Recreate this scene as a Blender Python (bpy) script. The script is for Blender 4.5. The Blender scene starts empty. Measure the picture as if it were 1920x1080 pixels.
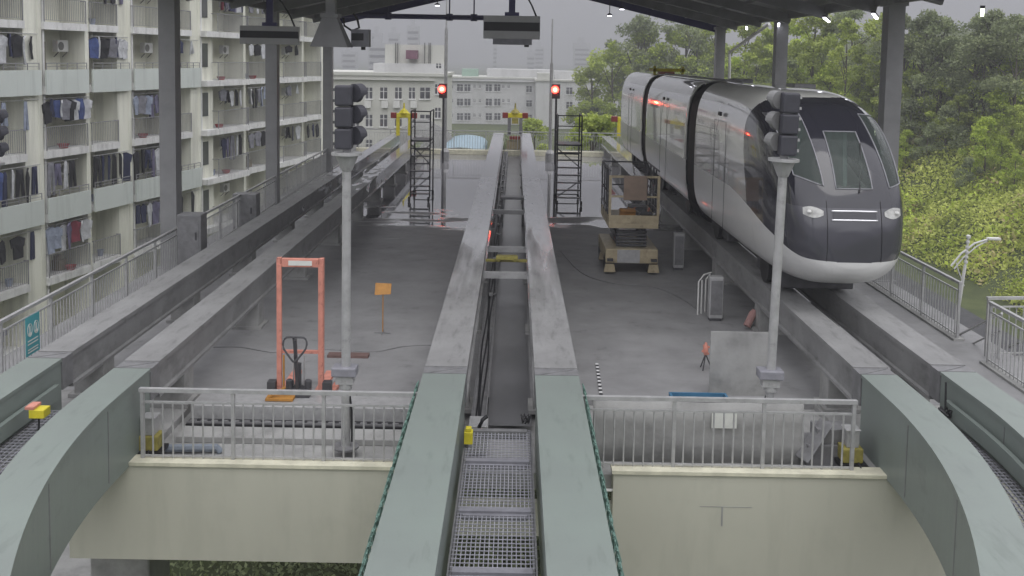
import bpy, bmesh, math, random
from mathutils import Vector, Matrix, noise
random.seed(7)
S = bpy.context.scene
COL = S.collection
PI = math.pi
R = math.radians
# ------------------------------------------------------------------ camera
HC = 4.75; FPX = 1800.0; PPX, PPY = 964.53, 249.64
cd = bpy.data.cameras.new('camera'); cam = bpy.data.objects.new('camera', cd); COL.objects.link(cam)
cam.matrix_world = Matrix.Translation((0, 0, HC)) @ Matrix.Rotation(PI/2 - R(4.5), 4, 'X') @ Matrix.Rotation(R(1.0), 4, 'Z')
cd.sensor_width = 36; cd.lens = 36*FPX/1920
cd.shift_x = (960-PPX)/1920; cd.shift_y = (PPY-540)/1920
cd.clip_start = .1; cd.clip_end = 4000
S.camera = cam
CM = cam.matrix_world.to_3x3()
def _ray(px, py): return CM @ Vector(((px-PPX)/FPX, -(py-PPY)/FPX, -1))
def G(px, py, z=-1.15):                     # point of the horizontal plane z under a pixel of the 1920 px photograph
    d = _ray(px, py); t = (z-HC)/d.z; return (d.x*t, d.y*t)
def V(px, py, Y):                           # point of the plane y = Y
    d = _ray(px, py); t = Y/d.y; return (d.x*t, HC+d.z*t)
# ------------------------------------------------------------------ world and sun (overcast)
w = bpy.data.worlds.new('World'); S.world = w; w.use_nodes = True
nt = w.node_tree; bg = nt.nodes['Background']; bg.inputs[1].default_value = 1.0
SUN_EL, SUN_AZ = 62, 200
sky = nt.nodes.new('ShaderNodeTexSky'); sky.sky_type = 'NISHITA'; sky.sun_disc = False
sky.sun_elevation = R(SUN_EL); sky.sun_rotation = R(SUN_AZ)
bw = nt.nodes.new('ShaderNodeRGBToBW'); nt.links.new(sky.outputs[0], bw.inputs[0])
sc1 = nt.nodes.new('ShaderNodeMath'); sc1.operation = 'MULTIPLY'; sc1.inputs[1].default_value = .01; nt.links.new(bw.outputs[0], sc1.inputs[0])
tc = nt.nodes.new('ShaderNodeTexCoord'); sp = nt.nodes.new('ShaderNodeSeparateXYZ'); nt.links.new(tc.outputs['Generated'], sp.inputs[0])
cr = nt.nodes.new('ShaderNodeValToRGB'); nt.links.new(sp.outputs[2], cr.inputs[0])
cr.color_ramp.elements[0].position = 0.0; cr.color_ramp.elements[0].color = (.150, .147, .168, 1)
cr.color_ramp.elements[1].position = 1.0; cr.color_ramp.elements[1].color = (.85, .85, .9, 1)
e = cr.color_ramp.elements.new(.13); e.color = (.165, .162, .186, 1)
e = cr.color_ramp.elements.new(.21); e.color = (.60, .60, .64, 1)
e = cr.color_ramp.elements.new(.32); e.color = (.85, .85, .9, 1)
e = cr.color_ramp.elements.new(.62); e.color = (.98, .98, 1.03, 1)
ad = nt.nodes.new('ShaderNodeVectorMath'); ad.operation = 'ADD'
nt.links.new(cr.outputs[0], ad.inputs[0]); nt.links.new(sc1.outputs[0], ad.inputs[1]); nt.links.new(ad.outputs[0], bg.inputs[0])
sd = bpy.data.lights.new('sun', 'SUN'); sd.energy = .5; sd.angle = R(40); sd.color = (1, .98, .95)
so = bpy.data.objects.new('sun', sd); COL.objects.link(so); so.rotation_euler = (R(90-SUN_EL), 0, R(SUN_AZ-180)); so.location = (0, 0, 60)
S.view_settings.view_transform = 'Standard'; S.view_settings.look = 'None'; S.view_settings.gamma = 1
S.view_settings.exposure = 1.05
S.render.engine = 'CYCLES'
S.cycles.use_denoising = True
S.cycles.max_bounces = 8; S.cycles.volume_bounces = 2
S.cycles.use_adaptive_sampling = True
# ------------------------------------------------------------------ materials
def c8(r, g, b):
    f = lambda v: ((v/255+.055)/1.055)**2.4 if v > 10 else v/255/12.92
    return (f(r), f(g), f(b))
def mat(name, c, rough=.6, c2=None, scale=3.0, amt=.25, bump=0.0, metal=0.0, coat=0.0, emit=None, es=0, stretch=None, alpha=None, trans=0.0, ior=1.45, detail=6):
    m = bpy.data.materials.new(name); m.use_nodes = True
    n = m.node_tree.nodes; l = m.node_tree.links; b = n['Principled BSDF']
    b.inputs['Roughness'].default_value = rough; b.inputs['Metallic'].default_value = metal
    b.inputs['Coat Weight'].default_value = coat; b.inputs['IOR'].default_value = ior
    if trans: b.inputs['Transmission Weight'].default_value = trans
    if emit: b.inputs['Emission Color'].default_value = (*emit, 1); b.inputs['Emission Strength'].default_value = es
    if c2 is None: c2 = tuple(v*(1-amt) for v in c)
    t = n.new('ShaderNodeTexCoord'); mp = n.new('ShaderNodeMapping'); l.new(t.outputs['Object'], mp.inputs[0])
    if stretch: mp.inputs['Scale'].default_value = stretch
    no = n.new('ShaderNodeTexNoise'); no.inputs['Scale'].default_value = scale; no.inputs['Detail'].default_value = detail; no.inputs['Roughness'].default_value = .6
    l.new(mp.outputs[0], no.inputs[0])
    r = n.new('ShaderNodeValToRGB'); l.new(no.outputs[0], r.inputs[0])
    r.color_ramp.elements[0].position = .35; r.color_ramp.elements[1].position = .65
    r.color_ramp.elements[0].color = (*c2, 1); r.color_ramp.elements[1].color = (*c, 1)
    l.new(r.outputs[0], b.inputs['Base Color'])
    if bump:
        bn = n.new('ShaderNodeBump'); bn.inputs['Strength'].default_value = bump; bn.inputs['Distance'].default_value = .02
        n2 = n.new('ShaderNodeTexNoise'); n2.inputs['Scale'].default_value = scale*6; l.new(mp.outputs[0], n2.inputs[0])
        l.new(n2.outputs[0], bn.inputs['Height']); l.new(bn.outputs[0], b.inputs['Normal'])
    return m
def wetmat(name, dry, wet, y0, y1, nscale, rough_dry, rough_wet, thr=.5, stretch=(1, .5, 1), ior=1.9, soft=.06):
    """dry surface that turns wet and mirror-like along +Y in an irregular pattern; the wet colour is lightened to stand for sky reflection"""
    m = mat(name, dry, rough_dry, scale=1.1, amt=.22, bump=.15); n = m.node_tree.nodes; l = m.node_tree.links; b = n['Principled BSDF']
    base = b.inputs['Base Color'].links[0].from_socket
    t = n.new('ShaderNodeNewGeometry'); s = n.new('ShaderNodeSeparateXYZ'); l.new(t.outputs['Position'], s.inputs[0])
    mr = n.new('ShaderNodeMapRange'); mr.inputs[1].default_value = y0; mr.inputs[2].default_value = y1; l.new(s.outputs[1], mr.inputs[0])
    mp = n.new('ShaderNodeMapping'); mp.inputs['Scale'].default_value = stretch; l.new(t.outputs['Position'], mp.inputs[0])
    no = n.new('ShaderNodeTexNoise'); no.inputs['Scale'].default_value = nscale; no.inputs['Detail'].default_value = 4; l.new(mp.outputs[0], no.inputs[0])
    a = n.new('ShaderNodeMath'); a.operation = 'ADD'; l.new(mr.outputs[0], a.inputs[0]); l.new(no.outputs[0], a.inputs[1])
    k = n.new('ShaderNodeMapRange'); k.inputs[1].default_value = thr+.44; k.inputs[2].default_value = thr+.44+soft; l.new(a.outputs[0], k.inputs[0])
    mx = n.new('ShaderNodeMix'); mx.data_type = 'RGBA'; l.new(k.outputs[0], mx.inputs[0]); l.new(base, mx.inputs[6]); mx.inputs[7].default_value = (*wet, 1)
    l.new(mx.outputs[2], b.inputs['Base Color'])
    rr = n.new('ShaderNodeMapRange'); rr.inputs[3].default_value = rough_dry; rr.inputs[4].default_value = rough_wet; l.new(k.outputs[0], rr.inputs[0]); l.new(rr.outputs[0], b.inputs['Roughness'])
    ii = n.new('ShaderNodeMapRange'); ii.inputs[3].default_value = 1.4; ii.inputs[4].default_value = ior; l.new(k.outputs[0], ii.inputs[0]); l.new(ii.outputs[0], b.inputs['IOR'])
    bn = b.inputs['Normal'].links[0].from_node
    bs = n.new('ShaderNodeMapRange'); bs.inputs[3].default_value = .15; bs.inputs[4].default_value = .004; l.new(k.outputs[0], bs.inputs[0]); l.new(bs.outputs[0], bn.inputs['Strength'])
    return m
def leafmat(name, a, bcol, c=None):
    m = bpy.data.materials.new(name); m.use_nodes = True; n = m.node_tree.nodes; l = m.node_tree.links; b = n['Principled BSDF']
    g = n.new('ShaderNodeNewGeometry'); r = n.new('ShaderNodeValToRGB'); oi = n.new('ShaderNodeObjectInfo')
    t = n.new('ShaderNodeTexCoord'); no = n.new('ShaderNodeTexNoise'); no.inputs['Scale'].default_value = .35; l.new(t.outputs['Object'], no.inputs[0])
    ma = n.new('ShaderNodeMath'); ma.operation = 'MULTIPLY_ADD'; ma.inputs[1].default_value = .55; l.new(g.outputs['Random Per Island'], ma.inputs[0])
    m2 = n.new('ShaderNodeMath'); m2.operation = 'MULTIPLY_ADD'; m2.inputs[1].default_value = 1.6; m2.inputs[2].default_value = -.5; l.new(no.outputs[0], m2.inputs[0]); l.new(m2.outputs[0], ma.inputs[2])
    l.new(ma.outputs[0], r.inputs[0])
    r.color_ramp.elements[0].color = (*a, 1); r.color_ramp.elements[1].color = (*bcol, 1)
    if c: e = r.color_ramp.elements.new(.55); e.color = (*c, 1)
    h = n.new('ShaderNodeHueSaturation'); l.new(r.outputs[0], h.inputs['Color'])
    v = n.new('ShaderNodeMapRange'); v.inputs[3].default_value = .75; v.inputs[4].default_value = 1.25; l.new(oi.outputs['Random'], v.inputs[0]); l.new(v.outputs[0], h.inputs['Value'])
    l.new(h.outputs[0], b.inputs['Base Color']); b.inputs['Roughness'].default_value = .7
    tr = n.new('ShaderNodeBsdfTranslucent'); l.new(h.outputs[0], tr.inputs[0]); ms = n.new('ShaderNodeMixShader'); ms.inputs[0].default_value = .35
    l.new(b.outputs[0], ms.inputs[1]); l.new(tr.outputs[0], ms.inputs[2]); l.new(ms.outputs[0], n['Material Output'].inputs[0])
    return m
M = {}
M['floor'] = wetmat('deck_concrete', (.275, .274, .276), (.22, .22, .23), 25.0, 45.0, .55, .62, .03, thr=.52, stretch=(.45, 1, 1), ior=3.2)
M['beam'] = wetmat('beam_concrete', (.25, .25, .248), (.25, .25, .26), 18, 52, 1.6, .55, .10, thr=.62, stretch=(1.6, .6, 1), ior=2.2)
M['beamc'] = wetmat('middle_beam_concrete', (.26, .26, .258), (.36, .36, .37), 10, 34, .9, .55, .10, thr=.42, stretch=(3.2, .28, 1), ior=2.2, soft=.34)  # wet colour paler than dry, reflected sky brightness put into it
M['conc'] = mat('grey_concrete', (.33, .33, .32), .8, scale=1.5, amt=.25, bump=.3)
M['paint'] = mat('pale_green_paint', (.185, .217, .197), .42, scale=.8, c2=(.172, .196, .182), bump=.03)
M['cream'] = mat('cream_wall_paint', (.47, .465, .39), .8, scale=.5, c2=(.44, .435, .365), stretch=(1, 1, .35))
M['kerb'] = mat('cream_kerb', (.62, .60, .47), .8, scale=4, amt=.25)
M['galv'] = mat('galvanised_steel', (.42, .42, .42), .42, scale=6, amt=.2, metal=.25)
M['galvd'] = mat('weathered_steel', (.22, .22, .225), .5, scale=5, amt=.3, metal=.2)
M['lilac'] = mat('violet_grey_steel', (.23, .23, .255), .5, scale=5, amt=.25)
M['grate'] = mat('grating_steel', (.33, .33, .37), .5, scale=9, amt=.2)
M['dark'] = mat('dark_steel', (.06, .06, .065), .5, scale=5, amt=.3)
M['col'] = mat('column_steel_paint', (.26, .26, .265), .55, scale=1.5, amt=.2)
M['roof'] = mat('roof_sheet', (.22, .22, .225), .6, scale=2, amt=.2, stretch=(1, .2, 1))
M['blue_steel'] = mat('dark_blue_steel', (.045, .04, .13), .5, scale=3, amt=.2)
M['black'] = mat('black_rubber', (.012, .012, .014), .5, scale=8, amt=.2)
M['white'] = mat('white_paint', (.62, .62, .6), .6, scale=2, amt=.08)
M['bwall'] = mat('apartment_wall', (.78, .78, .69), .85, scale=.35, c2=(.70, .70, .60), stretch=(1, 1, .25))
M['bback'] = mat('balcony_back_wall', (.80, .80, .68), .85, scale=.6, amt=.15)
M['band'] = mat('pale_green_parapet', (.56, .60, .57), .75, scale=.5, amt=.08, stretch=(1, 1, .4))
M['edge'] = mat('balcony_slab', (.72, .72, .71), .8, scale=1.2, amt=.18)
M['glassd'] = mat('dark_window', (.10, .105, .105), .2, scale=.8, amt=.4, coat=.3)
M['doorg'] = mat('grey_door', (.17, .17, .16), .6, scale=1.1, amt=.35)
M['doorb'] = mat('brown_door', (.22, .18, .12), .6, scale=1.5, amt=.3)
M['rail'] = mat('balcony_rail_steel', (.26, .26, .27), .45, scale=5, amt=.2)
M['farwall'] = mat('far_white_wall', (.55, .55, .55), .85, scale=.12, amt=.1, stretch=(1, 1, .3))
M['farwall2'] = mat('far_cream_wall', (.53, .53, .49), .85, scale=.12, amt=.1, stretch=(1, 1, .3))
M['farwin'] = mat('far_window', (.10, .10, .115), .3, scale=.5, amt=.5)
M['tower'] = mat('tower_wall', (.40, .40, .42), .85, scale=.05, amt=.1)
M['yellow'] = mat('yellow_paint', (.62, .54, .03), .5, scale=5, amt=.25)
M['board'] = mat('board_grey_paint', (.42, .42, .42), .5, scale=3, amt=.1)
M['darkfloor'] = mat('dark_strip_concrete', (.13, .13, .135), .35, scale=1.2, amt=.35, stretch=(1, .4, 1))
M['olive'] = mat('dirty_yellow_paint', (.33, .29, .07), .6, scale=7, amt=.4)
M['sand'] = mat('sand_beige_paint', (.44, .37, .24), .5, scale=5, amt=.25)
M['red'] = mat('dark_red_paint', (.22, .03, .025), .5, scale=5, amt=.3)
M['orange'] = mat('orange_red_paint', (.60, .25, .19), .5, scale=6, amt=.2)
M['amber'] = mat('faded_orange_paint', (.42, .20, .04), .6, scale=6, amt=.25)
M['bluep'] = mat('blue_plastic', (.05, .16, .27), .45, scale=5, amt=.2)
M['cyan'] = mat('cyan_sign', (.06, .32, .36), .5, scale=5, amt=.1)
M['signw'] = mat('sign_white', (.65, .66, .62), .5, scale=5, amt=.1)
M['lampred'] = mat('red_lamp', (.8, .02, .02), .4, emit=(1, .03, .02), es=9)
M['lampcore'] = mat('red_lamp_core', (.8, .3, .1), .4, emit=(1, .45, .2), es=9)
M['tube'] = mat('fluorescent_tube', (.8, .8, .8), .4, emit=(.9, .9, 1), es=5)
M['tubey'] = mat('greenish_lamp', (.8, .8, .8), .4, emit=(.85, 1, .7), es=3)
M['asphalt'] = mat('asphalt', (.06, .06, .065), .85, scale=2, amt=.3, bump=.3)
M['grass'] = mat('grass_ground', (.075, .09, .03), .95, scale=.5, c2=(.045, .06, .02), bump=.3)
M['bark'] = mat('bark', (.09, .075, .06), .9, scale=6, amt=.4)
M['net'] = mat('green_net', (.16, .27, .23), .7, scale=8, amt=.3)
M['signal'] = mat('signal_housing', (.05, .05, .062), .55, scale=4, amt=.25)
M['visor'] = mat('signal_visor_grey', (.20, .20, .20), .6, scale=4, amt=.25)
M['train_w'] = mat('train_white_paint', (.66, .66, .645), .28, scale=.6, amt=.05, coat=.3)
M['train_s'] = mat('train_silver_paint', (.70, .70, .69), .14, scale=.6, amt=.06, metal=.35, coat=1.0)
M['train_r'] = mat('train_roof_paint', (.78, .78, .73), .32, scale=1.2, amt=.06, coat=1.0)
M['train_k'] = mat('train_black_gloss', (.022, .022, .03), .10, scale=1, amt=.1, coat=.6)
M['train_g'] = mat('train_panel_reflection_grey', (.055, .055, .066), .14, scale=1, amt=.1, coat=.7)  # greyer than the black mask, reflections are put into this colour
M['glass'] = mat('tinted_glass', (.42, .5, .47), .03, scale=1, amt=.03, trans=.9, ior=1.2)
M['gasket'] = mat('grey_gasket', (.25, .25, .27), .4, scale=5, amt=.1)
M['chrome'] = mat('chrome', (.85, .85, .88), .15, scale=5, amt=.05, metal=.6)
M['lens'] = mat('headlight_lens', (.5, .5, .48), .12, scale=9, amt=.4, coat=.5)
def stain(k, scale, lo, hi, stretch=(1, 1, 1), strength=.5, det=5):
    m = M[k]; n = m.node_tree.nodes; l = m.node_tree.links; b = n['Principled BSDF']; src = b.inputs['Base Color'].links[0].from_socket
    t = n.new('ShaderNodeTexCoord'); mp = n.new('ShaderNodeMapping'); mp.inputs['Scale'].default_value = stretch; l.new(t.outputs['Object'], mp.inputs[0])
    no = n.new('ShaderNodeTexNoise'); no.inputs['Scale'].default_value = scale; no.inputs['Detail'].default_value = det; no.inputs['Roughness'].default_value = .65; l.new(mp.outputs[0], no.inputs[0])
    mr = n.new('ShaderNodeMapRange'); mr.inputs[1].default_value = lo; mr.inputs[2].default_value = hi; mr.inputs[3].default_value = 1-strength; mr.inputs[4].default_value = 1; l.new(no.outputs[0], mr.inputs[0])
    mx = n.new('ShaderNodeVectorMath'); mx.operation = 'SCALE'; l.new(src, mx.inputs[0]); l.new(mr.outputs[0], mx.inputs['Scale']); l.new(mx.outputs[0], b.inputs['Base Color'])
stain('floor', .35, .36, .5, strength=.14); stain('floor', 2.2, .28, .40, strength=.20)
stain('beam', 2.5, .33, .47, (2.5, .5, 1), .28); stain('beam', 14, .3, .42, (1, .4, 1), .2)
stain('beamc', 2.5, .33, .47, (2.5, .5, 1), .28); stain('beamc', 14, .3, .42, (1, .4, 1), .2)
stain('paint', 3.0, .33, .45, (2, .35, 1), .16); stain('paint', 30, .30, .36, (1, 1, 1), .2)
stain('cream', 2.6, .35, .5, (1.2, 1, .2), .06); stain('cream', .8, .3, .45, (1, 1, 1), .08)
stain('bwall', 1.6, .38, .55, (1, 1, .08), .22); stain('band', 1.8, .34, .46, (2.0, 1, .1), .14); stain('edge', 2.2, .36, .5, (2, 1, .3), .22)
stain('conc', 1.4, .34, .48, strength=.22); stain('galv', 8, .32, .42, strength=.22); stain('train_w', 3, .34, .44, (1, 1, .3), .08); stain('orange', 12, .34, .42, strength=.3); stain('sand', 9, .34, .44, strength=.3); stain('farwall', .5, .36, .5, (1, 1, .15), .14)
M['leaf_a'] = leafmat('leaves_mid', (.15, .20, .035), (.50, .57, .12), (.31, .38, .07))
M['leaf_b'] = leafmat('leaves_lime', (.18, .26, .03), (.56, .66, .09), (.37, .47, .06))
M['leaf_c'] = leafmat('leaves_dark', (.11, .14, .07), (.34, .38, .19), (.21, .25, .12))
M['leaf_d'] = leafmat('slope_scrub', (.20, .24, .04), (.66, .70, .20), (.44, .50, .10))
M['leaf_r'] = leafmat('rusty_scrub', (.27, .23, .08), (.58, .50, .24), (.42, .37, .15))
# ------------------------------------------------------------------ mesh helpers
class MB:
    def __init__(s): s.v = []; s.f = []; s.m = []; s.sm = False
    def add(s, vs, fs, mi=0):
        o = len(s.v); s.v += [tuple(v) for v in vs]
        for f in fs: s.f.append(tuple(o+i for i in f)); s.m.append(mi)
        return s
    def box(s, x0, x1, y0, y1, z0, z1, mi=0):
        if x0 > x1: x0, x1 = x1, x0
        if y0 > y1: y0, y1 = y1, y0
        if z0 > z1: z0, z1 = z1, z0
        vs = [(x0,y0,z0),(x1,y0,z0),(x1,y1,z0),(x0,y1,z0),(x0,y0,z1),(x1,y0,z1),(x1,y1,z1),(x0,y1,z1)]
        return s.add(vs, [(0,3,2,1),(4,5,6,7),(0,1,5,4),(1,2,6,5),(2,3,7,6),(3,0,4,7)], mi)
    def bar(s, a, b, w, h=None, mi=0):           # rectangular bar between two points
        h = h or w; a = Vector(a); b = Vector(b); d = (b-a).normalized()
        up = Vector((0,0,1)) if abs(d.z) < .9 else Vector((0,1,0))
        u = d.cross(up).normalized(); n = u.cross(d).normalized()
        vs = []
        for p in (a, b):
            for i, j in ((-1,-1),(1,-1),(1,1),(-1,1)): vs.append(p+u*(i*w/2)+n*(j*h/2))
        return s.add(vs, [(3,2,1,0),(4,5,6,7),(0,1,5,4),(1,2,6,5),(2,3,7,6),(3,0,4,7)], mi)
    def tube(s, pts, r, n=8, mi=0, r2=None):
        pts = [Vector(p) for p in pts]; k = len(pts); vs = []; fs = []
        for i, p in enumerate(pts):
            d = (pts[min(i+1,k-1)]-pts[max(i-1,0)]).normalized()
            up = Vector((0,0,1)) if abs(d.z) < .9 else Vector((0,1,0))
            u = d.cross(up).normalized(); v = u.cross(d).normalized()
            rr = r if r2 is None else r+(r2-r)*i/(k-1)
            for j in range(n):
                a = 2*PI*j/n; vs.append(p+u*math.cos(a)*rr+v*math.sin(a)*rr)
        for i in range(k-1):
            for j in range(n):
                a = i*n+j; b = i*n+(j+1)%n; fs.append((a, b, b+n, a+n))
        fs.append(tuple(range(n))[::-1]); fs.append(tuple((k-1)*n+j for j in range(n)))
        return s.add(vs, fs, mi)
    def lathe(s, c, prof, n=16, mi=0):           # prof: (r, z) about a vertical axis
        vs = []; fs = []
        for r, z in prof:
            for j in range(n): a = 2*PI*j/n; vs.append((c[0]+r*math.cos(a), c[1]+r*math.sin(a), c[2]+z))
        for i in range(len(prof)-1):
            for j in range(n): a = i*n+j; b = i*n+(j+1)%n; fs.append((a, b, b+n, a+n))
        fs.append(tuple(range(n))[::-1]); fs.append(tuple((len(prof)-1)*n+j for j in range(n)))
        return s.add(vs, fs, mi)
    def prism(s, poly, y0, y1, mi=0):            # polygon in xz extruded along y
        k = len(poly); vs = [(x, y0, z) for x, z in poly]+[(x, y1, z) for x, z in poly]
        return s.add(vs, [tuple(range(k)), tuple(range(2*k-1, k-1, -1))]+[(i, i+k, (i+1)%k+k, (i+1)%k) for i in range(k)], mi)
    def build(s, name, ms, parent=None, loc=None, smooth=False, bevel=0):
        me = bpy.data.meshes.new(name); vs = s.v
        if parent is None and loc is None and vs:
            xs = [v[0] for v in vs]; ys = [v[1] for v in vs]; zs = [v[2] for v in vs]
            loc = ((min(xs)+max(xs))/2, (min(ys)+max(ys))/2, min(zs))
            vs = [(v[0]-loc[0], v[1]-loc[1], v[2]-loc[2]) for v in vs]
        me.from_pydata([tuple(v) for v in vs], [], s.f)
        if not isinstance(ms, (list, tuple)): ms = [ms]
        for m in ms: me.materials.append(M[m] if isinstance(m, str) else m)
        if len(ms) > 1: me.polygons.foreach_set('material_index', s.m)
        if smooth or s.sm: me.polygons.foreach_set('use_smooth', [True]*len(me.polygons))
        me.update()
        b = bmesh.new(); b.from_mesh(me); bmesh.ops.recalc_face_normals(b, faces=b.faces); b.to_mesh(me); b.free()
        o = bpy.data.objects.new(name, me); COL.objects.link(o)
        if parent: o.parent = parent
        if loc: o.location = loc
        if bevel:
            md = o.modifiers.new('b', 'BEVEL'); md.width = bevel; md.segments = 2; md.limit_method = 'ANGLE'; md.angle_limit = R(40)
        return o
def tag(o, label=None, cat=None, group=None, kind=None):
    if label: o['label'] = label
    if cat: o['category'] = cat
    if group: o['group'] = group
    if kind: o['kind'] = kind
    return o
def thing(name, label, cat, loc=(0,0,0), rz=0, group=None):
    o = bpy.data.objects.new(name, None); COL.objects.link(o); o.empty_display_size = .2
    o.location = loc; o.rotation_euler = (0, 0, rz); return tag(o, label, cat, group)
def copy_thing(o, loc=None, rz=None, label=None, group=None, scale=None):
    c = o.copy(); COL.objects.link(c)
    for ch in o.children:
        d = ch.copy(); COL.objects.link(d); d.parent = c
        for g in ch.children: h = g.copy(); COL.objects.link(h); h.parent = d
    if loc is not None: c.location = loc
    if rz is not None: c.rotation_euler = (0, 0, rz)
    if label: c['label'] = label
    if group: c['group'] = group
    if scale: c.scale = scale
    return c
def struct(o): o['kind'] = 'structure'; return o
FL = -1.15      # deck floor level; the tops of the running beams are z = 0
ST = {}
exec_order = []
#@@SETTING
# ------------------------------------------------------------------ deck, ground, hill
fm = MB(); fm.box(-9.75, 10.3, 16.3, 58.2, FL-.35, FL); 
struct(fm.build('deck_floor', 'floor', loc=(0,0,0)))
fm = MB(); fm.box(-5.35, 5.3, 13.53, 16.3, FL-.35, FL-.12)      # recessed front bay
fm.box(-9.75, -5.35, 13.53, 16.3, FL-.35, FL-.004); fm.box(5.3, 10.3, 13.53, 16.3, FL-.35, FL-.004)
struct(fm.build('deck_front_bay', 'conc', loc=(0,0,0)))
GZ = -9.2
def hill_z(x, y):
    toe = max(27.5 - max(0, y-78)*.30, .10*y+3) + 1.2*math.sin(y*.13)
    d = x-toe
    if d <= 0: return GZ
    h = 22*(1-math.exp(-d/26.))
    h += 1.1*noise.noise(Vector((x*.09, y*.09, 0)))*min(1, d/6)
    return GZ+h
gm = MB(); nx, ny = 90, 70
xs = [-400]+[-60+i*2.5 for i in range(-20, 0)]+[-60+i*2.6 for i in range(nx-24)]+[140, 220, 400]
xs = sorted(set(xs)); ys = [-60+i*4 for i in range(70)]+[240, 300, 420, 700, 1200, 2500]
for y in ys:
    for x in xs: gm.v.append((x if y < 1000 else x*5, y, hill_z(x, y) if y < 240 else GZ-0.5*(y>300)))
k = len(xs)
for j in range(len(ys)-1):
    for i in range(k-1): gm.f.append((j*k+i, j*k+i+1, (j+1)*k+i+1, (j+1)*k+i)); gm.m.append(0)
struct(gm.build('ground', 'grass', loc=(0,0,0), smooth=True))
rm = MB(); pts = [(15.5, -40), (15.5, 110)]
rm.add([(13, -40, GZ+.03), (26, -40, GZ+.03), (26, 78, GZ+.03), (13, 95, GZ+.03)], [(0,1,2,3)])
struct(rm.build('service_road', 'asphalt', loc=(0,0,0)))
rm = MB(); rm.add([(-13.8, -40, GZ+.03), (-10.2, -40, GZ+.03), (-10.2, 95, GZ+.03), (-13.8, 95, GZ+.03)], [(0,1,2,3)])
struct(rm.build('alley', 'conc', loc=(0,0,0)))
# front fascia of the deck
f = thing('deck_fascia_wall', 'cream painted front wall of the deck under the two front railings', 'wall', (0, 13.40, FL))
MB().box(-6.3, -1.0, -.1, .12, -1.40, -.002).build('wall_panel', 'cream', f)
MB().box(1.5, 9.9, -.1, .12, -2.9, -.002).build('wall_panel', 'cream', f)
MB().box(-1.0, 1.5, .0, .12, -1.0, -.5).build('wall_panel', 'cream', f)
MB().box(-6.32, -1.0, -.13, .15, 0, .05).build('kerb', 'kerb', f); MB().box(1.48, 6.0, -.13, .15, 0, .05).build('kerb', 'kerb', f)
b = MB(); b.box(2.75, 3.5, -.105, -.1, -.47, -.462); b.box(3.06, 3.085, -.105, -.1, -.75, -.47)
b.build('wall_stain', 'conc', f)
MB().tube([(1.12, -.05, -.28), (1.5, -.05, -.27)], .022, mi=0).build('drain_pipe', 'white', f)
# slab under the front and columns that carry the deck
for i, (x, y) in enumerate([(-5.9, 14.5), (5.9, 14.5), (-5.9, 30), (5.9, 30), (-5.9, 46), (5.9, 46)]):
    m = MB(); m.box(x-.45, x+.45, y-.45, y+.45, GZ, FL-.36); m.box(x-.6, x+.6, y-.6, y+.6, FL-.9, FL-.352)
    tag(m.build('deck_column', 'conc', bevel=.03), 'square concrete column carrying the deck from below', 'column', 'columns under the deck')
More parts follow.
